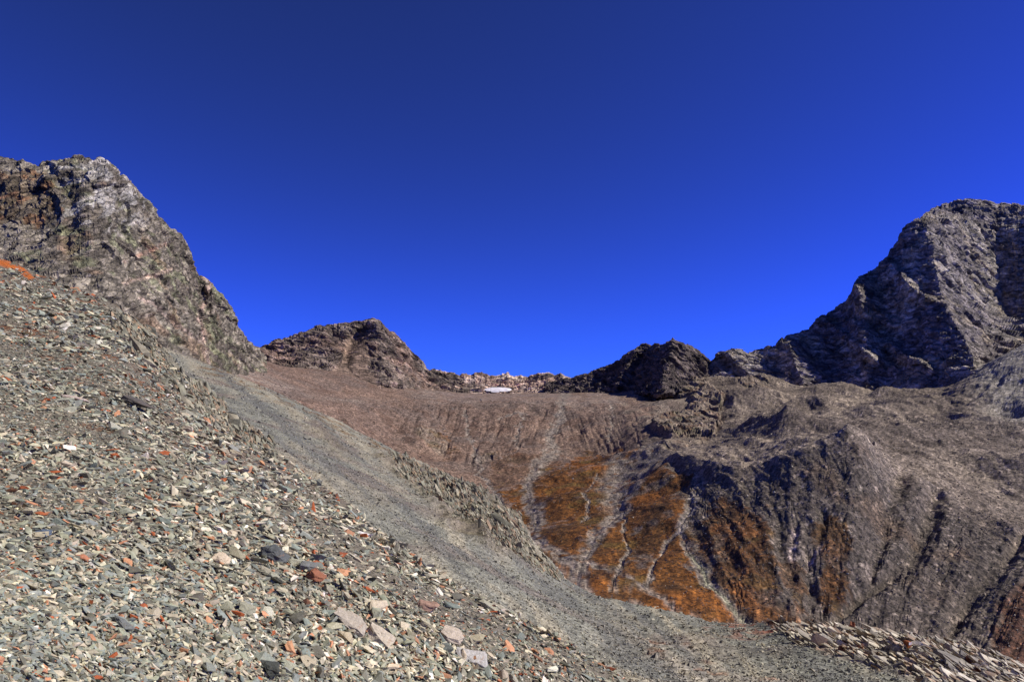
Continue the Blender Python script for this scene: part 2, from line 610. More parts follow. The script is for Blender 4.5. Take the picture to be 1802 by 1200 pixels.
for pts, w, c in (([(372, 494), (350, 560), (364, 640)], 5, (150, 128, 112)), ([(245, 525), (300, 560), (350, 600)], 3, (130, 112, 100)),
                  ([(215, 500), (290, 480), (305, 470)], 4, (150, 130, 112)), ([(120, 372), (160, 350), (225, 330)], 4, (170, 162, 150)),
                  ([(160, 375), (172, 335), (165, 320)], 3.5, (180, 172, 162)), ([(210, 465), (290, 430)], 4, (140, 108, 90))):
    col = mix3(col, lin(*c), np.exp(-(line_d(lm.PX, lm.PY, pts) / w) ** 2) * sstep(-.6, .3, n2) * .9)
col *= (0.72 + .5 * c2 * .6 + .25 * c3)[..., None]
lm.col = col * fine_bed(lm, 4.5, math.radians(40), 2) ** .8 * 1.6
tag(lm.mesh('mountain', CLIFFS[40]), 'steep lichen-streaked schist mountain rising on the left above the scree', None, None, 'structure')

# ---- middle brown peak and the low back ridge, the dark pointed peak
MID_SKY = [(420, 625), (440, 618), (455, 612), (464, 609), (480, 602), (500, 595), (520, 588), (545, 579), (562, 575), (590, 571), (612, 569), (625, 565),
           (655, 561), (668, 564), (680, 576), (694, 583), (706, 600), (720, 612), (734, 624), (744, 636), (752, 650), (765, 651), (790, 657),
           (830, 666), (870, 684)]


def mid_depth(PX, PY, Y):
    d = crest(PX, PY, [(662, 561), (672, 600), (700, 650), (712, 700)], 110, 60, 10) * 60
    d += crest(PX, PY, [(560, 575), (590, 620), (600, 680)], 110, 18, 10) * 35
    d -= 30 * np.exp(-(line_d(PX, PY, [(640, 575), (610, 620), (585, 670)]) / 12) ** 2)
    return Y - d


mp_ = Sheet([(410, [(700, 1650), (628, 1350), (640, 1300), (660, 1180), (720, 1050)]),
             (464, [(700, 1700), (609, 1420), (625, 1370), (645, 1290), (720, 1150)]),
             (560, [(680, 1800), (575, 1520), (600, 1460), (630, 1380), (700, 1220)]),
             (655, [(680, 1850), (561, 1580), (600, 1500), (650, 1390), (720, 1260)]),
             (752, [(720, 1850), (650, 1620), (662, 1570), (680, 1490), (730, 1340)]),
             (880, [(740, 1850), (690, 1680), (695, 1620), (700, 1560), (740, 1400)])],
            410, 880, 330, (10, 50, 60, 34), skyline(MID_SKY, (1, 1, .5, .1, 0), 0, 1.9, 5), mid_depth)
tongue = sstep(-4, 8, poly_sd(mp_.PX + fbm(mp_.P0, 40, 3, 3) * 10, mp_.PY, [(596, 640), (606, 600), (632, 578), (646, 600), (650, 640), (668, 690), (640, 740), (470, 740), (480, 650), (520, 668), (570, 660)]))
c1, c2, c3 = rock_relief(mp_, 40, math.radians(-12), .9, 5, mask=1 - tongue * .93)
P = mp_.P0
n1, n2 = fbm(P, 120, 4, 21), fbm(P, 22, 4, 31)
col = np.broadcast_to(lin(106, 94, 82), P.shape).astype(np.float32).copy()
col = mix3(col, lin(118, 98, 84), sstep(-.2, .4, n1))
col = mix3(col, lin(84, 74, 68), sstep(.1, .45, n2) * .7)
col = mix3(col, lin(140, 122, 108), sstep(.3, .55, fbm(P, 30, 4, 77)) * .7)
col *= (0.75 + .3 * c2 + .2 * c3)[..., None]
col = mix3(col, lin(128, 108, 92), tongue * .85)
mp_.col = col * (1 - .25 * tongue)[..., None] * fine_bed(mp_, 7, math.radians(-12), 3) * 1.6
tag(mp_.mesh('mountain', CLIFFS[-12]), 'broad brown rocky peak left of the low saddle', None, None, 'structure')

RIDGE_SKY = [(700, 664), (740, 656), (760, 653), (775, 651), (790, 656), (805, 660), (830, 659), (850, 656), (862, 659), (880, 658), (896, 656), (905, 661), (930, 661),
             (950, 657), (965, 656), (985, 659), (1000, 662), (1020, 664), (1060, 672), (1120, 690)]
rg = Sheet([(700, [(720, 1850), (664, 1640), (672, 1610), (690, 1540), (730, 1400)]),
            (800, [(720, 1850), (658, 1640), (670, 1600), (688, 1540), (730, 1400)]),
            (900, [(720, 1850), (660, 1640), (674, 1600), (692, 1540), (730, 1400)]),
            (1020, [(720, 1850), (660, 1620), (674, 1580), (690, 1510), (730, 1400)]),
            (1120, [(740, 1850), (690, 1620), (694, 1580), (700, 1510), (740, 1400)])],
           700, 1120, 290, (8, 22, 26, 20), skyline(RIDGE_SKY, (1, 1, .5, .1, 0), 0, 3.0, 6))
c1, c2, c3 = rock_relief(rg, 30, math.radians(8), 1.0, 8)
P = rg.P0
n2 = fbm(P, 20, 4, 32)
col = np.broadcast_to(lin(124, 104, 90), P.shape).astype(np.float32).copy()
col = mix3(col, lin(165, 148, 132), sstep(.0, .4, fbm(P, 40, 4, 78)) * .8)
col = mix3(col, lin(82, 74, 70), sstep(.1, .45, n2) * .7)
col *= (0.75 + .3 * c2 + .2 * c3)[..., None]
rg.col = col * fine_bed(rg, 7, math.radians(8), 4) ** .8 * 2.6
tag(rg.mesh('mountain_ridge', CLIFFS[8]), 'low broken pale ridge closing the valley head', None, None, 'structure')

DARK_SKY = [(960, 672), (1000, 664), (1018, 660), (1035, 655), (1050, 650), (1075, 642), (1090, 634), (1100, 625), (1118, 614), (1128, 606), (1138, 604), (1146, 608),
            (1155, 603), (1163, 607), (1172, 604), (1183, 596), (1192, 600), (1205, 603), (1218, 609), (1230, 615), (1242, 624), (1252, 634),
            (1262, 650), (1290, 680)]


def dk_depth(PX, PY, Y):
    d = crest(PX, PY, [(1185, 596), (1180, 625), (1168, 655), (1162, 700)], 75, 90, 6) * 130
    d += crest(PX, PY, [(1120, 612), (1100, 650), (1082, 690)], 40, 18, 6) * 50
    return Y - d


dk = Sheet([(960, [(720, 1750), (672, 1560), (680, 1540), (690, 1500), (730, 1380)]),
            (1050, [(710, 1750), (650, 1560), (665, 1530), (685, 1470), (730, 1330)]),
            (1130, [(700, 1750), (606, 1560), (635, 1520), (680, 1430), (730, 1280)]),
            (1183, [(700, 1700), (596, 1540), (630, 1480), (675, 1390), (730, 1250)]),
            (1252, [(710, 1700), (634, 1520), (650, 1470), (675, 1400), (730, 1260)]),
            (1300, [(740, 1700), (685, 1520), (690, 1480), (700, 1420), (740, 1280)])],
           960, 1300, 260, (8, 36, 40, 24), skyline(DARK_SKY, (1, 1, .5, .1, 0), 0, 1.8, 9), dk_depth)
c1, c2, c3 = rock_relief(dk, 34, math.radians(-35), 1.0, 11)
P = dk.P0
n2 = fbm(P, 20, 4, 33)
col = np.broadcast_to(lin(88, 78, 72), P.shape).astype(np.float32).copy()
col = mix3(col, lin(112, 98, 88), sstep(.0, .4, fbm(P, 40, 4, 79)) * .7)
col *= (0.75 + .3 * c2 + .2 * c3)[..., None]
dk.col = col * fine_bed(dk, 7, math.radians(-35), 5) * 1.4
tag(dk.mesh('mountain', CLIFFS[-35]), 'small dark pointed peak beyond the valley head with a shaded west face', None, None, 'structure')

# ---- right peak
RP_SKY = [(1225, 660), (1240, 645), (1252, 633), (1262, 622), (1275, 617), (1300, 614), (1320, 619), (1335, 614), (1350, 611), (1365, 608), (1380, 597), (1398, 585), (1410, 587),
          (1425, 577), (1437, 562), (1455, 556), (1475, 540), (1492, 522), (1500, 508), (1506, 495), (1515, 484), (1540, 471), (1560, 450),
          (1575, 432), (1586, 415), (1588, 400), (1606, 390), (1622, 382), (1640, 368), (1665, 358), (1700, 351), (1730, 353), (1755, 361),
          (1768, 357), (1802, 361), (1860, 352), (1960, 380)]


def rp_depth(PX, PY, Y):
    d = crest(PX, PY, [(1618, 380), (1640, 430), (1650, 480), (1658, 530), (1690, 580), (1712, 625), (1740, 900)], 200, 105, 12) * 190
    d += crest(PX, PY, [(1900, 330), (1900, 500), (1900, 900)], 140, 120, 20) * 110
    d += crest(PX, PY, [(1505, 490), (1520, 560), (1525, 640), (1530, 900)], 60, 34, 14) * 55
    for q in ([(1500, 500), (1548, 548), (1580, 570)], [(1450, 560), (1500, 600), (1545, 640)], [(1560, 455), (1600, 500), (1640, 530)], [(1500, 560), (1530, 610), (1560, 640)],
              [(1395, 600), (1430, 640), (1445, 680)], [(1560, 600), (1600, 630), (1640, 650)]):
        d += crest(PX, PY, q, 45, 14, 7) * 26
    d += crest(PX, PY, [(1385, 595), (1400, 640), (1420, 690)], 50, 30, 12) * 45
    d += crest(PX, PY, [(1275, 616), (1300, 640), (1330, 670)], 30, 60, 10) * 30
    return Y - d


rp = Sheet([(1225, [(740, 1700), (660, 1480), (668, 1450), (680, 1400), (740, 1250)]),
            (1270, [(720, 1700), (618, 1480), (640, 1440), (670, 1380), (740, 1200)]),
            (1365, [(720, 1700), (608, 1480), (640, 1420), (690, 1330), (760, 1180)]),
            (1500, [(700, 1750), (508, 1560), (590, 1440), (690, 1290), (760, 1180)]),
            (1590, [(650, 1800), (398, 1640), (520, 1480), (690, 1270), (770, 1160)]),
            (1700, [(600, 1900), (351, 1700), (510, 1500), (690, 1250), (770, 1140)]),
            (1802, [(600, 1900), (361, 1700), (510, 1480), (680, 1220), (770, 1080)]),
            (1960, [(600, 1900), (380, 1680), (520, 1430), (680, 1160), (770, 1020)])],
           1225, 1890, 440, (12, 112, 116, 30), skyline(RP_SKY, (1, 1, .45, .0, 0), 0, 3.0, 12), rp_depth)
c1, c2, c3 = rock_relief(rp, 46, math.radians(-24), .75, 15, 1.0)
P = rp.P0
n1, n2 = fbm(P, 150, 4, 25), fbm(P, 26, 4, 35)
col = np.broadcast_to(lin(104, 96, 92), P.shape).astype(np.float32).copy()
col = mix3(col, lin(122, 114, 104), sstep(-.1, .4, n1))
col = mix3(col, lin(74, 68, 66), sstep(.1, .45, n2) * .6)
col = mix3(col, lin(138, 124, 100), sstep(.25, .5, fbm(P, 40, 4, 80)) * .5)
col *= (0.75 + .3 * c2 + .2 * c3)[..., None]
rp.col = col * fine_bed(rp, 7, math.radians(-24), 6) ** .9 * 2.15
tag(rp.mesh('mountain', CLIFFS[-24]), 'massive dark round-topped peak on the right with one sunlit rib', None, None, 'structure')

# ================================================================== VALLEY
VALLEY = [(-160, [(605, 950), (600, 700), (640, 650), (680, 600), (720, 550), (760, 500), (800, 450)]),
          (200, [(625, 1000), (620, 800), (650, 720), (680, 650), (710, 600), (740, 560), (780, 500)]),
          (400, [(634, 1300), (630, 1020), (646, 930), (664, 850), (690, 770), (715, 700), (760, 600)]),
          (450, [(628, 1350), (626, 1180), (650, 1020), (672, 900), (700, 800), (735, 700), (780, 620)]),
          (500, [(640, 1500), (640, 1240), (662, 1080), (688, 940), (720, 820), (760, 720), (810, 620)]),
          (600, [(652, 1600), (648, 1370), (684, 1150), (712, 1000), (760, 850), (800, 740), (860, 640)]),
          (700, [(675, 1650), (674, 1420), (696, 1230), (758, 1000), (800, 860), (850, 740), (920, 600)]),
          (850, [(694, 1750), (688, 1560), (700, 1280), (790, 1000), (850, 800), (900, 640), (980, 500)]),
          (1000, [(690, 1750), (686, 1540), (702, 1280), (792, 980), (880, 640), (980, 460), (1110, 330)]),
          (1080, [(688, 1750), (684, 1500), (704, 1260), (794, 900), (890, 590), (1000, 430), (1130, 320)]),
          (1150, [(690, 1700), (684, 1440), (715, 1200), (795, 760), (900, 530), (1020, 405), (1160, 308)]),
          (1250, [(668, 1700), (662, 1430), (745, 1020), (828, 570), (900, 488), (1040, 386), (1180, 300)]),
          (1300, [(672, 1600), (668, 1360), (745, 960), (832, 530), (920, 455), (1060, 372), (1190, 300)]),
          (1400, [(690, 1600), (684, 1280), (738, 920), (803, 515), (920, 440), (1070, 366), (1200, 292)]),
          (1440, [(690, 1600), (686, 1260), (737, 905), (794, 512), (920, 436), (1080, 364), (1205, 289)]),
          (1500, [(694, 1600), (688, 1240), (737, 880), (781, 510), (920, 432), (1090, 360), (1210, 286)]),
          (1570, [(694, 1550), (690, 1220), (740, 850), (838, 500), (945, 428), (1105, 354), (1230, 280)]),
          (1650, [(690, 1500), (686, 1150), (742, 815), (862, 485), (965, 420), (1115, 348), (1240, 278)]),
          (1700, [(664, 1500), (660, 1130), (740, 780), (890, 468), (985, 408), (1135, 340), (1250, 274)]),
          (1800, [(612, 1450), (606, 1100), (738, 750), (940, 430), (1015, 382), (1145, 326), (1265, 268)]),
          (1960, [(540, 1400), (530, 1050), (735, 720), (985, 400), (1045, 358), (1165, 310), (1290, 260)])]
va = Sheet(VALLEY, -100, 1880, 1060, (8, 62, 90, 72, 74, 14))
PX, PY, P = va.PX, va.PY, va.P0
wx = fbm(P, 90, 3, 50) * 9
wy = fbm(P, 90, 3, 60) * 9
QX, QY = PX + wx, PY + wy * .6


def ground_at(S, px, py):
    i = np.argmin((S.PX - px) ** 2 + (S.PY - py) ** 2)
    return S.P.reshape(-1, 3)[i]


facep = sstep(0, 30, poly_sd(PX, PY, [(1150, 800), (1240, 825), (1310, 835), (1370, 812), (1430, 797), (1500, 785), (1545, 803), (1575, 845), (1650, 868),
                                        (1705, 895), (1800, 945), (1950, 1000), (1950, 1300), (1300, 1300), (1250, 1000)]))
dz = fbm(P, 160, 4, 70) * 5.0 * (1 - .7 * facep)
right = sstep(1150, 1300, PX)
dz += fbm(P, 55, 4, 75) * 3.2 * (0.35 + right) * (1 - .75 * facep)
plat = right * (1 - facep) * sstep(850, 790, PY) * sstep(680, 710, PY)
dz += (1 - np.abs(fbm(P * np.array([1, .55, 1]), 60, 2, 87)) * 2.2) * 4.5 * plat
dz += fbm(P * np.array([1, .6, 1]), 26, 3, 88) * 2.2 * sstep(0, 20, poly_sd(PX, PY, [(868, 868), (1045, 790), (1228, 852), (1210, 1000), (1330, 1110), (1020, 1050)]))
dz += fbm(P, 9, 3, 76) * .45
dz += (ridged(P, 70, 3, 79) - 1.1) * 2.2 * right * sstep(870, 780, PY)
dz += ridged(P * np.array([1.3, .3, 1]), 15, 3, 81) * .7 * (.3 + right)
dz += (ridged(P * np.array([1, .8, 1]), 90, 3, 83) - 1.1) * 4.5 * (1 - right) * sstep(950, 800, PY)
# hummocks of the rubble-covered plateau: (px, py of the foot, radius m, height m, stretch towards right)
for hx, hy, rx, ry, h in ((1385, 760, 34, 60, 17), (1320, 765, 30, 50, 9), (1655, 795, 30, 60, 8), (1640, 770, 60, 50, 5), (1805, 850, 34, 40, 16),
                          (1530, 735, 60, 40, 9), (1600, 722, 50, 40, 9), (1450, 712, 50, 40, 10), (1560, 700, 60, 30, 9), (1330, 700, 60, 50, 12),
                          (1500, 800, 40, 24, 5), (1410, 690, 50, 40, 15), (1480, 690, 45, 50, 15), (1345, 668, 45, 40, 14), 
                          (1075, 820, 60, 60, 9), (1130, 860, 40, 40, 5), (1000, 880, 38, 34, 4), (1020, 930, 30, 26, 3), (1170, 900, 36, 30, 3),
                          (905, 800, 60, 60, 6), (1180, 720, 60, 60, 10)):
    g = ground_at(va, hx, hy)
    r2 = ((P[..., 0] - g[0]) / rx) ** 2 + ((P[..., 1] - g[1]) / ry) ** 2
    rr_ = np.sqrt(r2) + .12 * fbm(P, 30, 2, hx)
    dz += 1.5 * h * (np.maximum(0, 1 - rr_ / 1.55) ** 1.25) * (1 if PX.size else 1)
# small channels and rills that run down the fans
flow = (PX - 985) * .5
ril = np.zeros_like(PX)
fan = sstep(0, 25, poly_sd(PX, PY, [(600, 690), (760, 700), (1000, 700), (1160, 715), (1150, 800), (960, 800), (840, 840), (760, 800), (660, 740)]))
ang = (PX - 900 - (PY - 700) * .35 * np.sign(PX - 985)) / 11.0
ril = perlin(ang + fbm(P, 80, 2, 12) * .8, PY / 110.0, P[..., 1] * 0 + 3.3)
dz += np.minimum(ril + .4 * perlin(ang * 2.3, PY / 50.0, P[..., 1] * 0 + 7.7), 0.1) * 2.6 * fan
# left flank rills run down to the right
fl2 = sstep(0, 25, poly_sd(PX, PY, [(430, 640), (560, 680), (700, 700), (800, 780), (850, 860), (700, 800), (560, 720)]))
rl2 = perlin((PY - PX * .55) / 9.0 + fbm(P, 60, 2, 15) * .7, (PX + PY) / 160, P[..., 1] * 0 + 1.3)
dz += np.minimum(rl2, .15) * 3.0 * fl2
# moraine face grooves
face = sstep(0, 30, poly_sd(PX, PY, [(1150, 800), (1240, 825), (1310, 835), (1370, 812), (1430, 797), (1500, 785), (1545, 803), (1575, 845), (1650, 868), (1705, 895),
                                       (1800, 945), (1950, 1000), (1950, 1300), (1300, 1300), (1250, 1000)]))
lean = PX + (PY - 850) * np.interp(PX, [1200, 1450, 1600, 1900], [-.35, -.05, .38, .75])
gr = perlin(lean / 24.0 + fbm(P, 30, 3, 18) * .6, PY / 260.0, P[..., 1] * 0 + 8.3)
gr2 = perlin(lean / 8.0 + fbm(P, 18, 3, 19) * .9, PY / 90.0, P[..., 1] * 0 + 2.3)
dz += (gr * 1.7 + gr2 * .35) * face
tg = sstep(-5, 25, poly_sd(PX, PY, [(1620, 700), (1700, 655), (1800, 600), (1950, 540), (1950, 720), (1700, 715)]))
dz += perlin((PX + (PY - 650) * .8) / 13.0 + fbm(P, 60, 3, 17) * .9, PY / 70, PX * 0 + 1.7) * 2.2 * tg
LIP = [(1150, 797), (1200, 816), (1250, 830), (1300, 834), (1350, 821), (1400, 804), (1440, 794), (1500, 781), (1540, 800), (1570, 838), (1650, 862), (1700, 890),
       (1800, 940), (1950, 985)]
ly = np.interp(PX, [q[0] for q in LIP], [q[1] for q in LIP])
off_ = PY - ly + fbm(P, 20, 2, 65) * 2
lipf = np.where(off_ < 0, np.maximum(0, 1 + off_ / 5), np.maximum(0, 1 - off_ / 22)) * sstep(1150, 1210, PX)
dz += lipf * (4.5 + 2.5 * perlin(PX / 60, PX * 0, PX * 0 + 6.1))
furrow = perlin(lean / 11.0 + fbm(P, 22, 3, 66) * 1.1, PY / 120.0, P[..., 1] * 0 + 5.5)
dz -= np.maximum(0, .30 - np.abs(furrow)) * 2.1 * face * sstep(-.45, .35, fbm(P, 34, 3, 67) + sstep(900, 800, PY) * .3)
GULLY = [([(1580, 852), (1562, 890), (1545, 950), (1532, 1000)], [10, 13, 12, 6], 8),
         ([(1642, 870), (1630, 910), (1602, 970), (1560, 1010), (1520, 1035), (1470, 1085)], [8, 12, 11, 9, 7, 6], 8.5),
         ([(1798, 945), (1765, 985), (1720, 1035), (1690, 1075), (1670, 1120)], [5, 9, 9, 8, 6], 6),
         ([(1372, 915), (1370, 960), (1382, 1000), (1405, 1050), (1425, 1100)], [5, 6, 6, 5, 5], 3.5),
         ([(1450, 900), (1438, 950), (1420, 985), (1422, 1020), (1450, 1075), (1470, 1110)], [4, 7, 7, 6, 5, 5], 4),
         ([(1400, 920), (1392, 960), (1400, 1010), (1440, 1080)], [4, 5, 5, 5], 3)]
for pts, w, dpt in GULLY:
    dz -= dpt * .8 * np.exp(-line_d(PX + fbm(P, 26, 3, 50) * 5, PY, pts, [v * 1.9 for v in w]) ** 2)
STREAM = [([(1000, 682), (990, 700), (985, 735), (968, 768), (975, 795), (942, 822), (925, 858), (932, 885), (948, 905), (930, 935), (975, 965), (1008, 990), (1020, 1030), (1020, 1060)],
           [2, 4, 5, 5, 6, 5, 6, 7, 7, 6, 6, 9, 10, 10]),
          ([(1150, 797), (1130, 818), (1098, 840), (1084, 866), (1097, 888), (1072, 918), (1045, 942), (1030, 970), (1018, 1000), (1022, 1040)],
           [8, 12, 20, 17, 9, 7, 7, 7, 9, 10]),
          ([(1094, 890), (1100, 930), (1104, 962), (1090, 1000), (1074, 1040)], [3, 3, 3, 4, 4]),
          ([(1232, 850), (1222, 885), (1200, 930), (1215, 968), (1245, 1010), (1285, 1060), (1330, 1105)], [9, 9, 7, 6, 8, 7, 7]),
          ([(1030, 975), (1070, 1000), (1110, 1020), (1160, 1055), (1200, 1082)], [3, 3, 3, 4, 4]),
          ([(1215, 920), (1170, 945), (1155, 980), (1148, 1010), (1135, 1025)], [4, 4, 3, 4, 3]),
          ([(880, 735), (925, 725), (915, 750), (905, 775), (912, 800)], [1.5, 2.5, 2.5, 2, 2]),
          ([(818, 720), (822, 760), (838, 800), (845, 830), (880, 880), (930, 935)], [2, 3, 3, 3, 3, 4]),
          ([(1050, 840), (1030, 870), (1035, 900), (1020, 915)], [1, 2, 4, 1]),
          ([(1075, 700), (1078, 745), (1070, 770)], [1.5, 2.5, 2])]
st_m = np.zeros_like(PX)
st_c = np.zeros_like(PX)
SX, SY = PX + fbm(P, 22, 4, 52) * 8 + fbm(P, 6, 2, 57) * 3, PY + fbm(P, 22, 3, 53) * 3
for n_s, (pts, w) in enumerate(STREAM):
    dd = line_d(SX, SY, pts, [v * (1.9 if n_s < 2 else 1.3) for v in w])
    st_m = np.maximum(st_m, 1 - sstep(.55, 1.25, dd + .35 * perlin(P[..., 0] / 25, P[..., 1] / 25, P[..., 2] / 25 + 4.4)))
    st_c = np.maximum(st_c, np.exp(-(dd / .22) ** 2))
dz -= st_m * .7 + st_c * .7

# rock knob above the grass and small crags: rocky relief inside masks
KNOB = [(1160, 688), (1185, 672), (1212, 665), (1240, 668), (1262, 682), (1273, 705), (1270, 738), (1256, 772), (1225, 768), (1180, 768), (1148, 755),
        (1145, 742), (1190, 730), (1215, 722), (1205, 705), (1170, 702)]
km = sstep(-3, 5, poly_sd(QX, QY, KNOB) + fbm(P, 14, 3, 90) * 3)
k2 = sstep(-2, 4, poly_sd(QX, QY, [(1150, 790), (1200, 776), (1250, 770), (1240, 785), (1190, 795)]))
k3 = sstep(-2, 4, poly_sd(QX, QY, [(725, 750), (760, 752), (790, 778), (782, 800), (750, 785)]))
k4 = sstep(-2, 4, poly_sd(QX, QY, [(840, 805), (870, 798), (878, 812), (850, 818)]))
k5 = sstep(-3, 5, poly_sd(QX, QY, [(1290, 655), (1330, 660), (1360, 690), (1340, 700), (1310, 685)]))
calm = 1 - sstep(712, 692, PY) * sstep(1120, 1080, PX)
va.push(dz * calm - 5.0 * (1 - calm), np.array([0, 0, 1.0]))
rockm = np.maximum.reduce([km, k2 * .6, k3 * .7, k4 * .6, k5 * .7])
g = ground_at(va, 1225, 770)
Pn = va.P0
f1, c1 = facets(Pn * np.array([.5, .1, .9]), 11, 31)
f2, c2 = facets(Pn * np.array([1, .14, 1.2]), 5, 32)
va.push(rockm * (km * 9 + f1 * 6 + f2 * 1.6 + ridged(Pn * np.array([1, .3, 1]), 26, 3, 5) * 2 - 3), np.array([0, -.5, .85]))

# colours
n1, n2, n3 = fbm(P, 130, 4, 22), fbm(P, 30, 4, 34), fbm(P, 8, 3, 36)
brown = lin(116, 96, 82)
grey = lin(102, 90, 78)
lgrey = lin(134, 127, 116)
col = np.broadcast_to(brown, P.shape).astype(np.float32).copy()
col = mix3(col, lin(130, 107, 90), sstep(-.1, .5, n1) * .8)
col = mix3(col, lin(104, 90, 80), sstep(0, .5, fbm(P, 70, 4, 24)) * .7)
col = mix3(col, lin(98, 76, 62), sstep(.1, .5, n2) * .6)
rt = sstep(1105, 1190, PX + n2 * 60 + (PY - 720) * .25)
col = mix3(col, grey, rt)
col = mix3(col, lin(132, 118, 102), rt * sstep(-.4, .4, n1 + n2 * .3) * (1 - facep) * .85)
tal = sstep(1640, 1760, PX - (PY - 640) * .6 + n2 * 20) * sstep(770, 730, PY)
col = mix3(col, lgrey, tal)
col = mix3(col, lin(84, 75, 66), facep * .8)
col = mix3(col, lin(122, 112, 98), face * sstep(.15, .5, n2 + gr2 * .5) * sstep(950, 850, PY) * .45)
col = mix3(col, lin(104, 82, 60), face * sstep(.2, .6, fbm(P, 45, 3, 93)) * .4)
talL = sstep(-10, 15, poly_sd(PX, PY, [(370, 625), (440, 640), (560, 690), (700, 700), (620, 710), (480, 680), (380, 660)]))
col = mix3(col, lin(140, 126, 112), talL * .8 * sstep(-.3, .3, n2))
rub = sstep(-14, 14, poly_sd(PX, PY, [(700, 668), (800, 682), (900, 676), (1000, 674), (1110, 690), (1080, 712), (900, 704), (760, 704)]) + n2 * 14)
col = mix3(col, lin(142, 128, 114), rub * .6 * sstep(-.4, .2, n3 + n2))
# upper valley rubble is paler
up = sstep(712, 690, PY) * sstep(740, 820, PX) * (1 - rt)
col = mix3(col, lin(130, 112, 104), up * sstep(-.3, .3, n2) * .7)
# autumn grass
GR1 = [(868, 868), (920, 850), (960, 832), (1005, 812), (1045, 795), (1140, 795), (1125, 830), (1150, 826), (1195, 838), (1228, 852), (1222, 882), (1200, 925),
       (1222, 985), (1330, 1110), (1190, 1100), (1020, 1040), (975, 990), (935, 950), (905, 905)]
GR2 = [(1210, 925), (1262, 888), (1350, 893), (1362, 950), (1362, 1010), (1425, 1110), (1325, 1110), (1235, 985)]
GR3 = [(1452, 902), (1488, 922), (1498, 958), (1510, 1000), (1482, 1062), (1452, 1078), (1432, 1045), (1436, 960)]
GR4 = [(1755, 1060), (1830, 1020), (1950, 1040), (1950, 1250), (1740, 1200)]
GR5 = [(1372, 960), (1390, 965), (1412, 1000), (1440, 1090), (1400, 1075), (1375, 1010)]
edge = n2 * 20 + n3 * 12 + fbm(P, 4, 2, 37) * 6
g1 = sstep(-4, 7, poly_sd(PX, PY, GR1) + edge)
g2 = sstep(-8, 10, poly_sd(PX, PY, GR2) + edge * 1.4)
g3 = sstep(-5, 8, poly_sd(PX, PY, GR3) + edge)
g4 = sstep(-15, 15, poly_sd(PX, PY, GR4) + edge)
g5 = sstep(-5, 6, poly_sd(PX, PY, GR5) + edge * 1.5) * .7
g6 = sstep(0, 10, poly_sd(PX, PY, [(770, 760), (792, 765), (800, 790), (785, 795)]) + edge)
g7 = sstep(0, 12, poly_sd(PX, PY, [(860, 700 + 110), (960, 800), (1040, 795), (900, 870), (850, 870)]) + edge) * .35
bare = sstep(.30, .6, fbm(P, 38, 4, 94) + n3 * .3)
gc = np.broadcast_to(lin(110, 70, 30), P.shape).astype(np.float32).copy()
gc = mix3(gc, lin(92, 62, 30), sstep(-.1, .4, n2))
gc *= .88 * (1 + .45 * np.clip(fbm(P, 6, 3, 95), -.8, .8))[..., None]
gc = mix3(gc, lin(124, 76, 30), sstep(.1, .5, fbm(P, 60, 3, 96)))
gc = mix3(gc, lin(96, 80, 38), sstep(.25, .6, fbm(P, 26, 4, 97)) * .5)
gm = np.clip(np.maximum.reduce([g1 * (1 - bare * .75), g7, g6 * .8]), 0, 1)
col = col * (1 - gm[..., None]) + gc * gm[..., None]
gm2 = np.clip(np.maximum.reduce([g2 * (1 - bare * .6), g3 * (1 - bare * .4), g5]), 0, 1) * .85
col = col * (1 - gm2[..., None]) + gc * .72 * gm2[..., None]
col = mix3(col, lin(84, 52, 34), g4 * .8)
# stream beds
brk = sstep(-.7, 0, fbm(P, 10, 3, 99))
col = mix3(col, lin(132, 121, 108), st_m * brk * .9)
col = mix3(col, lin(72, 66, 74), st_c * sstep(-.2, .3, fbm(P, 12, 3, 98)) * .8)
pale = sstep(.6, 1, 1 - line_d(SX, SY, [(1215, 968), (1245, 1010), (1285, 1060), (1330, 1105)], [6, 9, 9, 8]) * .5)
col = mix3(col, lin(140, 138, 112), pale * .8)
for pts, w in (([(1395, 930), (1400, 960), (1395, 975)], 7), ([(1440, 960), (1425, 990)], 5)):
    col = mix3(col, lin(150, 132, 122), np.exp(-(line_d(SX, SY, pts) / w) ** 2) * .7)
rcol = lin(126, 112, 96) * (0.5 + .5 * c2 + .4 * c1)[..., None]
rcol = mix3(rcol, lin(94, 88, 62), sstep(.1, .5, n2) * .6)
rcol = mix3(rcol, lin(110, 74, 44), sstep(.1, .5, fbm(P, 14, 3, 59)) * .5)
col = col * (1 - rockm[..., None]) + rcol * rockm[..., None]
# bright and dark stones too small to build one by one
sp, cid = facets(P, 2.2, 44)
col *= (.72 + .56 * cid ** 1.5 + .3 * np.clip(fbm(P, 5, 3, 58), -.6, .6))[..., None]
stn = fbm(P, 40, 2, 64) * .04
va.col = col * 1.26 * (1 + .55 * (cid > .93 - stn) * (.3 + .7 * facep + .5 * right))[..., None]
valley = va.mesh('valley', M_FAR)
tag(valley, 'brown scree valley with orange grass, stream beds and a grey moraine', None, None, 'structure')

# snow patch banked against the foot of the back ridge


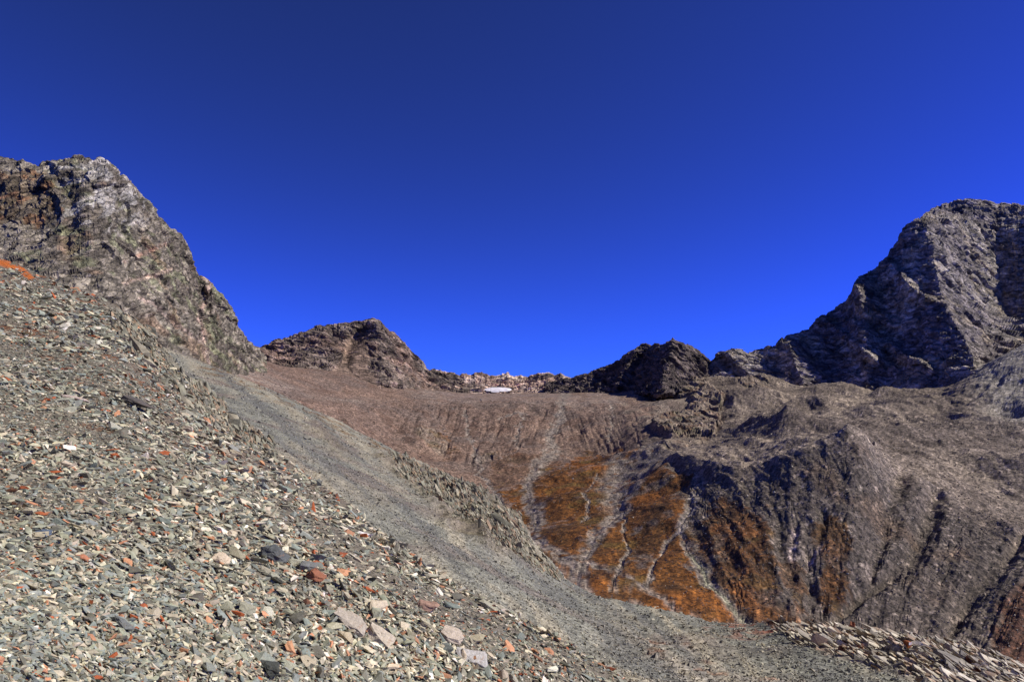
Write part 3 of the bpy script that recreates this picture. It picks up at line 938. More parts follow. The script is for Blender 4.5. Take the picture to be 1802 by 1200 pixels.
def bank_mesh(name, S, px, py, hw, hh, mat, thick):
    """a drift that follows the slope it lies on, thickest in the middle, its rim sunk in the ground"""
    from_r = 10
    k = ((S.PX - px) / hw) ** 2 + ((S.PY - py) / hh) ** 2 + .25 * perlin(S.P0[..., 0] / 9, S.P0[..., 2] / 3, S.P0[..., 1] * 0)
    k[:from_r] = 9
    rows, cols = np.where(k < 1.35)
    r0, r1, c0, c1 = rows.min(), rows.max(), cols.min(), cols.max()
    k = k[r0:r1 + 1, c0:c1 + 1]
    base = S.P0[r0:r1 + 1, c0:c1 + 1] + np.array([0, -.9, .45]) * 5.0
    P_ = base + np.array([0, -.7, .7]) * (thick * np.clip(1 - k, -.9, 1))[..., None]
    ok = k < 1.35
    idx = np.full(k.shape, -1)
    idx[ok] = np.arange(ok.sum())
    q = np.stack([idx[:-1, :-1], idx[:-1, 1:], idx[1:, 1:], idx[1:, :-1]], -1).reshape(-1, 4)
    q = q[(q >= 0).all(1)]
    return raw_mesh(name, P_[ok], q[:, ::-1], 4, None, mat, True)


M_SNOW = bpy.data.materials.new('old_snow')
M_SNOW.use_nodes = True
sn = M_SNOW.node_tree
b0 = sn.nodes['Principled BSDF']
nn = sn.nodes.new('ShaderNodeTexNoise')
nn.inputs['Scale'].default_value = .18
nn.inputs['Detail'].default_value = 6
cr = sn.nodes.new('ShaderNodeValToRGB')
cr.color_ramp.elements[0].position, cr.color_ramp.elements[0].color = .3, (.62, .57, .58, 1)
cr.color_ramp.elements[1].position, cr.color_ramp.elements[1].color = .55, (.90, .86, .86, 1)
tcn = sn.nodes.new('ShaderNodeTexCoord')
sn.links.new(tcn.outputs['Object'], nn.inputs['Vector'])
sn.links.new(nn.outputs['Fac'], cr.inputs['Fac'])
sn.links.new(cr.outputs['Color'], b0.inputs['Base Color'])
b0.inputs['Roughness'].default_value = .6
snow = bank_mesh('snow_patch', rg, 876, 687, 22, 4.0, M_SNOW, 3.5)
tag(snow, 'small white snow patch under the low back ridge', 'snow patch')

# ================================================================== NEAR SLOPES
# mid scree (B): the fine grey-green slope beyond the rib, down to the slate outcrop
MIDS = [(100, [(640, 190), (560, 165), (600, 110), (660, 70), (760, 45), (900, 22)]),
        (250, [(680, 190), (600, 160), (640, 110), (700, 68), (790, 42), (900, 22)]),
        (365, [(720, 190), (640, 155), (680, 105), (740, 62), (830, 38), (930, 20)]),
        (430, [(760, 190), (666, 150), (705, 100), (770, 58), (860, 35), (960, 19)]),
        (520, [(800, 190), (706, 145), (745, 95), (810, 54), (890, 32), (990, 18)]),
        (600, [(840, 185), (746, 138), (785, 90), (850, 50), (930, 30), (1020, 17.5)]),
        (690, [(890, 180), (790, 128), (830, 84), (890, 48), (970, 28), (1060, 17)]),
        (770, [(930, 175), (828, 116), (870, 76), (925, 45), (1000, 27), (1100, 16)]),
        (850, [(980, 165), (862, 102), (910, 68), (965, 42), (1040, 26), (1150, 15.5)]),
        (900, [(1020, 160), (905, 92), (950, 62), (1000, 40), (1070, 25), (1180, 15)]),
        (940, [(1060, 155), (960, 82), (985, 58), (1025, 39), (1090, 24.5), (1200, 15)]),
        (1000, [(1110, 140), (1018, 70), (1035, 52), (1060, 37), (1115, 24), (1220, 15)]),
        (1060, [(1140, 130), (1050, 60), (1060, 47), (1085, 35), (1135, 24), (1235, 15)]),
        (1180, [(1170, 115), (1081, 48), (1090, 41), (1110, 33), (1155, 24), (1245, 16)]),
        (1320, [(1200, 95), (1101, 39), (1108, 35), (1126, 30), (1165, 24), (1250, 17)]),
        (1400, [(1210, 80), (1097, 34), (1108, 31.5), (1128, 28.5), (1168, 24), (1255, 17.5)]),
        (1500, [(1230, 75), (1108, 32), (1120, 30), (1140, 27.5), (1175, 24), (1260, 18)]),
        (1600, [(1250, 72), (1121, 31), (1133, 29), (1150, 27), (1185, 24), (1270, 18.5)]),
        (1700, [(1270, 70), (1138, 30), (1150, 28.5), (1165, 26.5), (1195, 24), (1280, 19)]),
        (1802, [(1290, 68), (1172, 29), (1180, 28), (1190, 26.5), (1215, 24), (1300, 19.5)]),
        (1960, [(1330, 66), (1220, 28), (1230, 27), (1240, 26), (1260, 24), (1340, 20)])]
ms = Sheet(MIDS, 120, 1860, 720, (14, 52, 58, 50, 34))
PX, PY, P = ms.PX, ms.PY, ms.P0
crag = sstep(-5, 14, poly_sd(PX + fbm(P, 12, 3, 3) * 14, PY + fbm(P, 12, 3, 4) * 12,
                             [(660, 785), (770, 828), (850, 862), (905, 905), (945, 965), (985, 1015), (940, 995), (880, 975), (800, 930), (735, 865), (650, 800)]))
crag2 = sstep(-4, 10, poly_sd(PX + fbm(P, 9, 3, 5) * 14, PY + fbm(P, 9, 3, 6) * 10, [(520, 735), (600, 770), (640, 820), (600, 815), (540, 770)])) * .5
slate = sstep(-6, 10, poly_sd(PX, PY, [(1355, 1096), (1440, 1090), (1802, 1160), (1960, 1200), (1960, 1260), (1640, 1215), (1560, 1170), (1470, 1150), (1400, 1122)]) + fbm(P, 2, 3, 8) * 14)
ledge = sstep(-4, 10, poly_sd(PX, PY, [(1110, 1120), (1200, 1130), (1330, 1165), (1420, 1200), (1440, 1240), (1300, 1220), (1180, 1165)]) + fbm(P, 1.5, 3, 9) * 16)
dn = fbm(P, 14, 4, 40) * .45 + fbm(P, 2.4, 4, 42) * .12 + fbm(P, .5, 3, 43) * .03
a_, b_, n_ = strata_frame(0, math.radians(-62), .3)
P2 = P * np.array([1, .16, 1])
Q = np.stack([P2 @ a_ / 2.6, P2 @ b_, P2 @ n_], -1)
f1, c1 = facets(Q, 1.9, 51)
f2, c2 = facets(Q, .75, 52)
f3, c3 = facets(Q, 4.5, 54)
ms.push(dn + np.maximum(crag, crag2) * (.2 + f3 * .5 + (ridged(P * np.array([1, .3, .5]), 4, 3, 6) - 1) * .8))
a_, b_, n_ = strata_frame(0, math.radians(-28), .5)
Q = np.stack([P @ a_ / 4, P @ b_ / 1.3, P @ n_], -1)
f3, c3 = facets(Q, .34, 53)
sl = np.maximum(slate, ledge * .5)
ms.push(sl * (f3 * .30))
n1, n2, n3 = fbm(P, 14, 4, 22), fbm(P, 3, 4, 34), fbm(P, .8, 3, 36)
col = np.broadcast_to(lin(130, 128, 112), P.shape).astype(np.float32).copy()
col = mix3(col, lin(112, 111, 98), sstep(0, .5, n1))
col = mix3(col, lin(142, 134, 114), sstep(.05, .5, fbm(P * np.array([1, .25, 1]), 8, 4, 26)) * .7)
col = mix3(col, lin(112, 94, 84), sstep(.2, .5, fbm(P, 10, 3, 27)) * .5)
flow = (PY - .80 * PX + fbm(P, 12, 3, 62) * 10)
s1 = perlin(flow / 30.0, (PX + PY) / 420.0, PX * 0 + 4.4) + .6 * perlin(flow / 11.0, (PX + PY) / 200.0, PX * 0 + 9.4)
col = mix3(col, lin(164, 154, 128), sstep(.05, .5, s1) * .7)
col = mix3(col, lin(104, 103, 94), sstep(-.05, -.5, s1) * .75)
rust = sstep(.32, .5, n2 + n3 * .5)
top = sstep(30, 0, line_d(PX, PY, [(365, 640), (520, 706), (600, 746), (690, 790)]))
col = mix3(col, lin(112, 84, 46), top * sstep(.1, .35, n2) * .8)
red = sstep(-10, 10, poly_sd(PX, PY, [(1240, 1108), (1320, 1098), (1440, 1092), (1560, 1118), (1600, 1140), (1480, 1140), (1380, 1112), (1300, 1118)]) + n2 * 12)
col = mix3(col, lin(138, 72, 40), red * sstep(-.1, .3, n3 + n2 * .5) * .8)
rc = lin(120, 110, 92) * (.6 + .5 * c1 + .3 * c2)[..., None]
rc = mix3(rc, lin(160, 148, 126), np.exp(-(line_d(PX, PY, [(780, 842), (800, 852), (850, 880), (905, 930)]) / 9) ** 2) * sstep(-.2, .3, n2))
rc = mix3(rc, lin(98, 92, 66), sstep(.1, .5, n2) * .5)
cm = np.maximum(crag, crag2)
col = col * (1 - cm[..., None]) + rc * cm[..., None]
scol = lin(158, 148, 132) * (.55 + .7 * c3)[..., None]
scol = mix3(scol, lin(140, 76, 34), sstep(.25, .45, fbm(P, 1.6, 3, 61)) * .8)
col = col * (1 - sl[..., None]) + scol * sl[..., None]
mid_tone = col.copy()
ms.col = col * 1.1
mid_slope = ms.mesh('scree_slope', M_MID)
tag(mid_slope, 'fine grey-green scree slope beyond the rocky rib', None, None, 'structure')

# near slope (A)
NEARS = [(-120, [(520, 80), (418, 62), (500, 36), (620, 17), (800, 7.5), (1250, 2.2)]),
         (0, [(560, 80), (456, 62), (530, 34), (650, 16), (830, 7.4), (1250, 2.5)]),
         (60, [(580, 78), (480, 60), (550, 33), (665, 16), (840, 7.5), (1250, 2.7)]),
         (150, [(620, 74), (517, 56), (580, 31), (685, 16), (855, 7.7), (1250, 3.1)]),
         (210, [(650, 70), (546, 52), (605, 29), (705, 15.8), (870, 7.8), (1250, 3.4)]),
         (270, [(700, 66), (612, 46), (650, 28), (735, 15.6), (885, 8), (1250, 3.7)]),
         (340, [(760, 60), (674, 40), (710, 26), (775, 15.4), (905, 8.2), (1250, 4.1)]),
         (420, [(840, 52), (742, 33), (775, 22), (825, 14.6), (930, 8.4), (1250, 4.6)]),
         (480, [(900, 46), (796, 26), (822, 19), (865, 13.6), (950, 8.5), (1250, 5.0)]),
         (560, [(960, 40), (856, 19.5), (877, 16), (910, 12.5), (980, 8.6), (1250, 5.4)]),
         (620, [(1000, 36), (898, 16.5), (917, 14.2), (947, 11.6), (1005, 8.6), (1250, 5.8)]),
         (700, [(1060, 32), (955, 14), (972, 12.6), (997, 10.9), (1045, 8.7), (1250, 6.2)]),
         (800, [(1130, 28), (1020, 12.4), (1034, 11.5), (1055, 10.3), (1090, 8.8), (1250, 6.8)]),
         (900, [(1190, 26), (1078, 11.4), (1090, 10.8), (1108, 9.9), (1135, 8.9), (1260, 7.3)]),
         (1000, [(1240, 25), (1130, 10.9), (1140, 10.4), (1155, 9.8), (1178, 9.1), (1270, 7.8)]),
         (1100, [(1300, 24), (1190, 10.5), (1198, 10.1), (1210, 9.7), (1230, 9.2), (1300, 8.2)]),
         (1200, [(1360, 24), (1250, 10.2), (1257, 10), (1266, 9.7), (1280, 9.3), (1340, 8.6)])]
ns = Sheet(NEARS, -90, 1180, 430, (12, 40, 44, 44, 40))
PX, PY, P = ns.PX, ns.PY, ns.P0
rib = sstep(-5, 12, poly_sd(PX + fbm(P, 3, 3, 3) * 10, PY, [(200, 540), (265, 590), (340, 660), (410, 725), (490, 795), (470, 805), (400, 765), (320, 700), (240, 620), (195, 570)]))
dn = fbm(P, 6, 4, 40) * .22 * sstep(3, 20, P[..., 1]) + fbm(P, 1.2, 4, 42) * .05 + fbm(P, .25, 3, 43) * .015
ribl = crest(PX, PY, [(205, 540), (265, 604), (340, 668), (420, 736), (490, 800)], 26, 26, 8)
a_, b_, n_ = strata_frame(0, math.radians(-58), .3)
P2 = P * np.array([1, .3, 1])
Q = np.stack([P2 @ a_ / 2.4, P2 @ b_, P2 @ n_], -1)
f1, c1 = facets(Q, 1.0, 51)
f2, c2 = facets(Q, .4, 52)
ns.push(dn + rib * ribl * (.35 + f1 * .3 + (ridged(P * np.array([1, .4, .5]), 2, 3, 6) - 1) * .6))
n1, n2, n3 = fbm(P, 8, 4, 22), fbm(P, 1.5, 4, 34), fbm(P, .4, 3, 36)
col = np.broadcast_to(lin(112, 104, 88), P.shape).astype(np.float32).copy()
col = mix3(col, lin(112, 96, 80), sstep(0, .5, n1) * .6)
lich = sstep(8, 0, line_d(PX, PY, [(-40, 430), (0, 458), (35, 468), (52, 488)]) + fbm(P, 5, 3, 11) * 8)
col = mix3(col, lin(118, 72, 36), sstep(.35, .55, n2) * .7 * sstep(830, 700, PY))
col = mix3(col, lin(178, 96, 36), lich)
rc = lin(124, 118, 98) * (.6 + .5 * c1 + .3 * c2)[..., None]
rc = mix3(rc, lin(150, 126, 98), sstep(.1, .4, n2) * .6)
col = col * (1 - rib[..., None]) + rc * rib[..., None]
ns.col = col * 1.1
near_slope = ns.mesh('scree_slope', M_NEAR)
tag(near_slope, 'coarse stony scree slope in front, rising to the left', None, None, 'structure')

# ================================================================== STONES
def proto_stone(r, flat, pts):
    bm = bmesh.new()
    for _ in range(pts):
        v = r.normal(size=3)
        v /= np.abs(v).max() ** .7 * np.linalg.norm(v) ** .3
        v *= r.uniform(.82, 1)
        bm.verts.new((v[0] * .5, v[1] * .5 * r.uniform(.7, 1), v[2] * .5 * flat))
    res = bmesh.ops.convex_hull(bm, input=bm.verts)
    junk = [e for e in res['geom_interior'] + res['geom_unused'] if isinstance(e, bmesh.types.BMVert)]
    bmesh.ops.delete(bm, geom=list(set(junk)), context='VERTS')
    bmesh.ops.triangulate(bm, faces=bm.faces)
    bm.verts.ensure_lookup_table()
    bm.verts.index_update()
    V = np.array([v.co[:] for v in bm.verts])
    Fc = np.array([[v.index for v in f.verts] for f in bm.faces])
    bm.free()
    return V, Fc


pr = np.random.default_rng(11)
PROTO = []
for k in range(48):
    V, Fc = proto_stone(pr, pr.uniform(.14, .45), 8)
    V[:, 0] *= pr.uniform(1.0, 1.5)
    V[:, 1] *= pr.uniform(.4, .95)
    PROTO.append((V, Fc))
SHARDS = []
for k in range(20):
    V, Fc = proto_stone(pr, pr.uniform(.15, .4), 8)
    V[:, 0] *= pr.uniform(1.1, 1.7)
    V[:, 1] *= pr.uniform(.3, .6)
    SHARDS.append((V, Fc))
PROTO_LOW = []
for k in range(20):
    V, Fc = proto_stone(pr, pr.uniform(.35, .7), 6)
    V[:, 1] *= pr.uniform(.6, 1.0)
    PROTO_LOW.append((V, Fc))


def frames(Nrm, r, tilt, bias=None):
    n = len(Nrm)
    z = Nrm + r.normal(size=(n, 3)) * tilt
    if bias is not None:
        z = z + bias
    z /= np.linalg.norm(z, axis=1)[:, None]
    x = r.normal(size=(n, 3))
    x -= (x * z).sum(1)[:, None] * z
    x /= np.linalg.norm(x, axis=1)[:, None]
    y = np.cross(z, x)
    return np.stack([x, y, z], -1)       # columns


def stone_cloud(name, pos, R, size, col, protos, mat, parent, seed):
    r = np.random.default_rng(seed)
    pid = r.integers(0, len(protos), len(pos))
    VV, FF, CC, base = [], [], [], 0
    for k, (V, Fc) in enumerate(protos):
        m = np.where(pid == k)[0]
        if len(m) == 0:
            continue
        W = np.einsum('nij,vj->nvi', R[m], V) * size[m][:, None, None] + pos[m][:, None, :]
        VV.append(W.reshape(-1, 3))
        FF.append((Fc[None] + (base + np.arange(len(m)) * len(V))[:, None, None]).reshape(-1, 3))
        CC.append(np.repeat(col[m], len(V), 0))
        base += len(m) * len(V)
    return raw_mesh(name, np.concatenate(VV), np.concatenate(FF), 3, np.concatenate(CC), mat, False, parent)


def sample(S, n, r, mask, rows=None, weight=None, want_idx=False, xmin=-70, ymax=1230):
    """points spread evenly over the picture area of a sheet, where mask > random"""
    PX, PY = S.PX, S.PY
    area = np.abs(np.gradient(PY, axis=0)) * np.abs(np.gradient(PX, axis=1)) * np.clip(mask, 0, 1)
    if rows is not None:
        area[:rows] = 0
    area = area * ((PY < ymax) & (PX > xmin) & (PX < 1870))
    if weight is not None:
        area = area * weight
    p = area.ravel() / area.sum()
    i = r.choice(len(p), n, p=p)
    iy, ix = np.unravel_index(i, PX.shape)
    iy, ix = np.clip(iy, 0, PX.shape[0] - 2), np.clip(ix, 0, PX.shape[1] - 2)
    a, b = r.random(n)[:, None], r.random(n)[:, None]
    P = S.P
    pos = P[iy, ix] * (1 - a) * (1 - b) + P[iy, ix + 1] * (1 - a) * b + P[iy + 1, ix] * a * (1 - b) + P[iy + 1, ix + 1] * a * b
    if want_idx:
        return pos, S.N[iy, ix], PX[iy, ix], PY[iy, ix], iy * PX.shape[1] + ix
    return pos, S.N[iy, ix], PX[iy, ix], PY[iy, ix]


PAL = np.stack([lin(148, 146, 122), lin(170, 160, 132), lin(128, 132, 118), lin(194, 182, 150), lin(104, 101, 84), lin(214, 205, 178),
                lin(178, 128, 92), lin(158, 84, 44), lin(214, 206, 190)])


def stone_colours(n, r, px, py):
    w = np.tile(np.array([.32, .20, .20, .09, .14, .025, .035, .008, .006]), (n, 1))
    warm = sstep(250, 750, px) * sstep(700, 1000, py)
    w[:, 6] += .03 * warm
    w[:, 7] += .014 * warm + .006
    w[:, 3] += .09 * warm
    w[:, 5] += .05 * warm
    cool = sstep(420, 100, px) * sstep(850, 1100, py)
    w[:, 2] += .2 * cool
    hi = sstep(820, 600, py)
    w[:, 4] += .12 * hi
    w[:, 1] *= 1 - .4 * hi
    c = np.cumsum(w / w.sum(1)[:, None], 1)
    k = (r.random(n)[:, None] > c).sum(1)
    k = np.clip(k, 0, len(PAL) - 1)
    return (PAL[k] * 1.15 * r.uniform(.7, 1.3, (n, 1)) * r.uniform(.96, 1.04, (n, 3))).astype(np.float32)


r = np.random.default_rng(21)


def patch_w(p):
    return fbm(p, 5, 2, 19)


NBIAS = None
cover = 1 - np.clip(rib * ribl * .9 + lich * .85, 0, 1)
# carpets of smaller stones (joined) then larger ones above
NA = 56000
pos, nn_, px, py = sample(ns, NA, r, cover, rows=11, weight=1 + 1.1 * sstep(880, 640, ns.PY))
patchy = fbm(pos, 2.2, 3, 17) + .8 * fbm(pos, 7, 3, 18) + .5 * perlin((py - .6 * px) / 26.0 + patch_w(pos), (px + py) / 300.0, px * 0 + 2.2)
spx = np.exp(r.normal(np.log(10.2), .40, NA)) * (1 + .5 * np.clip(patchy, -.8, 1)) * np.interp(py, [500, 800, 1150], [.66, .84, 1.15])
spx = np.clip(spx, 3.6, 26)
size = spx * pos[:, 1] / F
R = frames(nn_, r, .46, np.array([0, 0, .35]))
pos = pos + nn_ * (size * r.uniform(-.08, .22, NA))[:, None]
colr = stone_colours(NA, r, px, py) * (1 + .12 * np.clip(patchy, -1, 1))[:, None]
o = stone_cloud('scree', pos, R, size, colr, PROTO, M_STONE, near_slope, 5)
tag(o, None, None, None, 'stuff')

# the 300 largest, each its own stone
NL = 285
pos, nn_, px, py = sample(ns, NL, r, cover, rows=14, weight=sstep(480, 900, ns.PY) * .8 + .2)
spx = np.exp(r.normal(np.log(27), .28, NL)) * np.interp(py, [500, 800, 1150], [.62, .8, 1.1])
size = spx * pos[:, 1] / F
R = frames(nn_, r, .26)
pos = pos + nn_ * (size * .10)[:, None]
colr = stone_colours(NL, r, px, py)


def detailed_stone(rr, sub_noise=.05, flat=.4, aspect=.7, n=16):
    V, Fc = proto_stone(rr, flat, n)
    V[:, 1] *= aspect
    return V, Fc


def roughen(V, Fc, cuts, amp, seed):
    """break a hull's faces into chipped, bedded facets"""
    V, Fc = np.array(V, float), [tuple(f) for f in Fc]
    for c in range(cuts):
        mid, V2, F2 = {}, list(V), []
        for f in Fc:
            m = []
            for a, b in ((f[0], f[1]), (f[1], f[2]), (f[2], f[0])):
                k = (min(a, b), max(a, b))
                if k not in mid:
                    mid[k] = len(V2)
                    V2.append((V[a] + V[b]) / 2)
                m.append(mid[k])
            F2 += [(f[0], m[0], m[2]), (f[1], m[1], m[0]), (f[2], m[2], m[1]), (m[0], m[1], m[2])]
        V, Fc = np.array(V2), F2
    N = V / (np.linalg.norm(V, axis=1)[:, None] + 1e-9)
    n = fbm(V, .35, 3, seed * 1.3) + .6 * (np.floor(V[:, 2] * 9 + fbm(V, .6, 2, seed)) % 2 - .5)
    return V + N * (n * amp)[:, None], np.array(Fc)


SMESH = []
for k in range(30):
    V, Fc = detailed_stone(pr, flat=pr.uniform(.22, .5), aspect=pr.uniform(.6, 1), n=15)
    V, Fc = roughen(V, Fc, 1, .035, k)
    SMESH.append((V, Fc))


def one_stone(name, V, Fc, c, mat, pos_, R_, s, parent, bevel=True):
    """each distinct colour needs its own mesh data"""
    me = bpy.data.meshes.new(name)
    me.from_pydata([tuple(v) for v in V], [], [tuple(f) for f in Fc])
    at = me.color_attributes.new('Col', 'FLOAT_COLOR', 'POINT')
    at.data.foreach_set('color', np.tile(np.append(c, 1.0).astype(np.float32), (len(me.vertices), 1)).ravel())
    me.materials.append(mat)
    o = bpy.data.objects.new(name, me)
    scene.collection.objects.link(o)
    M = Matrix([[float(R_[i, j]) * s for j in range(3)] + [float(pos_[i])] for i in range(3)] + [[0, 0, 0, 1]])
    if parent is not None:
        o.parent = parent
    o.matrix_world = M
    return o


for k in range(NL):
    V, Fc = SMESH[k % len(SMESH)]
    one_stone('stone', V, Fc, colr[k], M_STONE, pos[k], R[k], size[k], near_slope)

# the same slope carried on to the left of the frame and under the viewer's feet


def plane_row(px, y):
    u = (px - CX) / F
    return (HY - F * (-1.7 / y - .5 * u - .15), y)


def plane_at(px, py):
    u, v = (px - CX) / F, (HY - py) / F
    return (py, 1.7 / (-v - .5 * u - .15))


ext = [Sheet([(q, [plane_row(q, y) for y in (60, 36, 17, 7.5, 2.2)] + [plane_at(q, 1250)]) for q in (-4000, -1600, -900)] +
             [(-120, [(418, 62), (500, 36), (620, 17), (800, 7.5), (1180, 2.45), (1250, 2.2)]),
              (0, [(456, 62), (530, 34), (650, 16), (830, 7.4), (1180, 2.75), (1250, 2.5)])], -4000, -86, 160, (16, 16, 16, 16, 4)),
       Sheet([(px, [(1246, d0), plane_at(px, 2000), plane_at(px, 5000)]) for px, d0 in
              ((-4000, plane_at(-4000, 1246)[1]), (-900, plane_at(-900, 1246)[1]), (-120, 2.22), (0, 2.52), (210, 3.42), (420, 4.62), (620, 5.82), (800, 6.8),
               (1000, 7.9), (1200, 9.0))], -4000, 1180, 260, (16, 12))]
for k, e_ in enumerate(ext):
    e_.push(fbm(e_.P0, .9, 4, 42) * .04 + .01, np.array([0, 0, 1.0]))
    e_.col = mix3(np.broadcast_to(lin(96, 88, 74), e_.P.shape).astype(np.float32).copy(), lin(84, 72, 62), sstep(0, .5, fbm(e_.P0, 2, 3, 5)))
    e_.mesh('scree_ground', M_NEAR, parent=near_slope)
    n_ = (8000, 3500)[k]
    pos, nn_, px_, py_ = sample(e_, n_, r, np.ones(e_.PX.shape), xmin=(-1000, -500)[k], ymax=(1250, 1750)[k])
    size = np.clip(np.exp(r.normal(math.log(12), .42, n_)), 5, 40) * np.interp(py_, [300, 900, 1300], [.8, 1.1, 1.6]) * pos[:, 1] / F
    colr = stone_colours(n_, r, np.full(n_, 100.0), np.full(n_, 1000.0))
    tag(stone_cloud('scree', pos, frames(nn_, r, .4), size, colr, PROTO, M_STONE, near_slope, 50 + k), None, None, None, 'stuff')
gx, gy = np.meshgrid(np.linspace(-30, 12, 90), np.linspace(-12, 1.3, 40))
gp = np.stack([gx, gy, -1.78 - .5 * gx - .15 * gy], -1)
gp[..., 2] += fbm(gp, .9, 4, 42) * .04
gi = np.arange(gp.shape[0] * gp.shape[1]).reshape(gp.shape[:2])
raw_mesh('scree_ground', gp.reshape(-1, 3), np.stack([gi[:-1, :-1], gi[:-1, 1:], gi[1:, 1:], gi[1:, :-1]], -1).reshape(-1, 4), 4,
         np.broadcast_to(lin(96, 88, 74), gp.shape).reshape(-1, 3).astype(np.float32), M_NEAR, False, near_slope)

# fine scree stones on the mid slope
NB = 42000
mk = (1 - cm * .85) * (1 - slate * .7)
pos, nn_, px, py, idx = sample(ms, NB, r, mk, rows=13, want_idx=True)
spx = np.clip(np.exp(r.normal(np.log(4.4), .35, NB)) * np.interp(py, [650, 1000, 1200], [.75, .95, 1.3]), 2.2, 13)
size = spx * pos[:, 1] / F
R = frames(nn_, r, .5)
w = r.random(NB)
pal2 = np.stack([lin(142, 138, 120), lin(122, 118, 106), lin(168, 156, 126), lin(98, 96, 84), lin(190, 178, 150)])
tone = mid_tone[idx // ms.PX.shape[1], idx % ms.PX.shape[1]]
colr = 1.12 * (pal2[np.searchsorted([.35, .65, .85, .95], w)] * .45 + tone * .75) * r.uniform(.65, 1.3, (NB, 1))
o = stone_cloud('scree', pos + nn_ * (size * .12)[:, None], R, size, colr.astype(np.float32), PROTO_LOW, M_STONE, mid_slope, 6)
tag(o, None, None, None, 'stuff')

# boulders strewn over the valley and moraine
NV = 26000
vm_ = np.clip(.4 + .6 * sstep(1150, 1300, va.PX), 0, 1) * sstep(640, 700, va.PY) * (1 - rockm)
pos, nn_, px, py = sample(va, NV, r, vm_, rows=70)
spx = np.clip(np.exp(r.normal(np.log(2.5), .36, NV)), 1.6, 9)
size = spx * pos[:, 1] / F
R = frames(nn_, r, .6)
pal3 = np.stack([lin(112, 100, 90), lin(96, 86, 78), lin(140, 126, 112), lin(176, 166, 150)])
colr = pal3[np.searchsorted([.42, .72, .9], r.random(NV))] * r.uniform(.75, 1.15, (NV, 1))
o = stone_cloud('boulders', pos + nn_ * (size * .1)[:, None], R, size, colr.astype(np.float32), PROTO_LOW, M_BOULDER, valley, 7)
tag(o, None, None, None, 'stuff')


# ------------------------------------------------------------------ slabs of the outcrops
def slab_mesh(rr, L=1.0, W=.45, T=.12, n=7):
    """a split, tapering slate plate with ragged ends"""
    bm = bmesh.new()
    top, bot = [], []
    for i in range(n):
        th = 2 * math.pi * i / n + rr.uniform(-.25, .25)
        q = rr.uniform(.8, 1.05)
        x, y = math.cos(th) * .5 * L * q, math.sin(th) * .5 * W * q
        h = T * (.5 + .35 * math.cos(th) * rr.uniform(.4, 1.2))
        top.append(bm.verts.new((x * .94, y * .9, h * .5)))
        bot.append(bm.verts.new((x, y, -T * .5)))
    c = bm.verts.new((rr.uniform(-.1, .1) * L, rr.uniform(-.1, .1) * W, T * rr.uniform(.4, .62)))
    bm.faces.new(bot[::-1])
    for i in range(n):
        j = (i + 1) % n
        bm.faces.new((bot[i], bot[j], top[j], top[i]))
        bm.faces.new((top[i], top[j], c))
    bm.verts.index_update()
    V = np.array([v.co[:] for v in bm.verts])
    Fc = [[v.index for v in f.verts] for f in bm.faces]
    bm.free()
    return V, Fc


def empty(name, loc):
    o = bpy.data.objects.new(name, None)
    o.location = [float(c) for c in loc]
    scene.collection.objects.link(o)
    return o


def outcrop(name, S, poly, n, dirv, nrmv, lpx, mat, label, cat, pal, seed, wid=(.25, .5), thick=(.1, .2), lift=.2, jit=.13, shard=False, fill=0, fpx=8):
    rr = np.random.default_rng(seed)
    sd_ = poly_sd(S.PX, S.PY, poly)
    root_p = ground_at(S, *np.mean(np.array(poly), 0))
    root = empty(name, root_p)
    tag(root, label, cat)
    bpy.context.view_layer.update()
    pos, nn_, px, py = sample(S, n, rr, (sd_ > 0).astype(float), rows=14)
    for k in range(n):
        d = np.array(dirv) + rr.normal(size=3) * jit
        nz = np.array(nrmv) + rr.normal(size=3) * jit * 1.6
        d /= np.linalg.norm(d)
        nz -= nz.dot(d) * d
        nz /= np.linalg.norm(nz)
        y = np.cross(nz, d)
        L = math.exp(rr.normal(math.log(lpx), .35)) * pos[k][1] / F
        if shard:
            V, Fc = proto_stone(rr, rr.uniform(*thick) * 1.4, 10)
            V[:, 0] *= rr.uniform(1.0, 1.5)
            V[:, 1] *= rr.uniform(*wid) * 1.3
        else:
            V, Fc = slab_mesh(rr, 1, rr.uniform(*wid), rr.uniform(*thick))
        c = pal[rr.integers(len(pal))] * rr.uniform(.7, 1.15)
        one_stone('slab', V, Fc, c, mat, pos[k] - root_p * 0 + nz * L * lift * rr.uniform(-.3, .6), np.stack([d, y, nz], -1), L, None).parent = root
    if fill:
        fp, fn, _, _ = sample(S, fill, rr, np.clip(.5 + sd_ / 14.0, 0, 1), rows=14)
        d = np.array(dirv)[None] + rr.normal(size=(fill, 3)) * jit * 1.3
        d /= np.linalg.norm(d, axis=1)[:, None]
        nz = np.array(nrmv)[None] + rr.normal(size=(fill, 3)) * jit * 2
        nz -= (nz * d).sum(1)[:, None] * d
        nz /= np.linalg.norm(nz, axis=1)[:, None]
        fs = np.exp(rr.normal(math.log(fpx), .4, fill)) * fp[:, 1] / F
        fc = np.stack(pal)[rr.integers(len(pal), size=fill)] * rr.uniform(.6, 1.2, (fill, 1))
        o = stone_cloud('rubble', fp + nz * (fs * rr.uniform(-.1, .25, fill))[:, None], np.stack([d, np.cross(nz, d), nz], -1), fs, fc.astype(np.float32), SHARDS, mat, root, seed)
        tag(o, None, None, None, 'stuff')
    for ch in root.children:
        ch.matrix_parent_inverse = Matrix.Translation(-Vector(root.location))
    return root


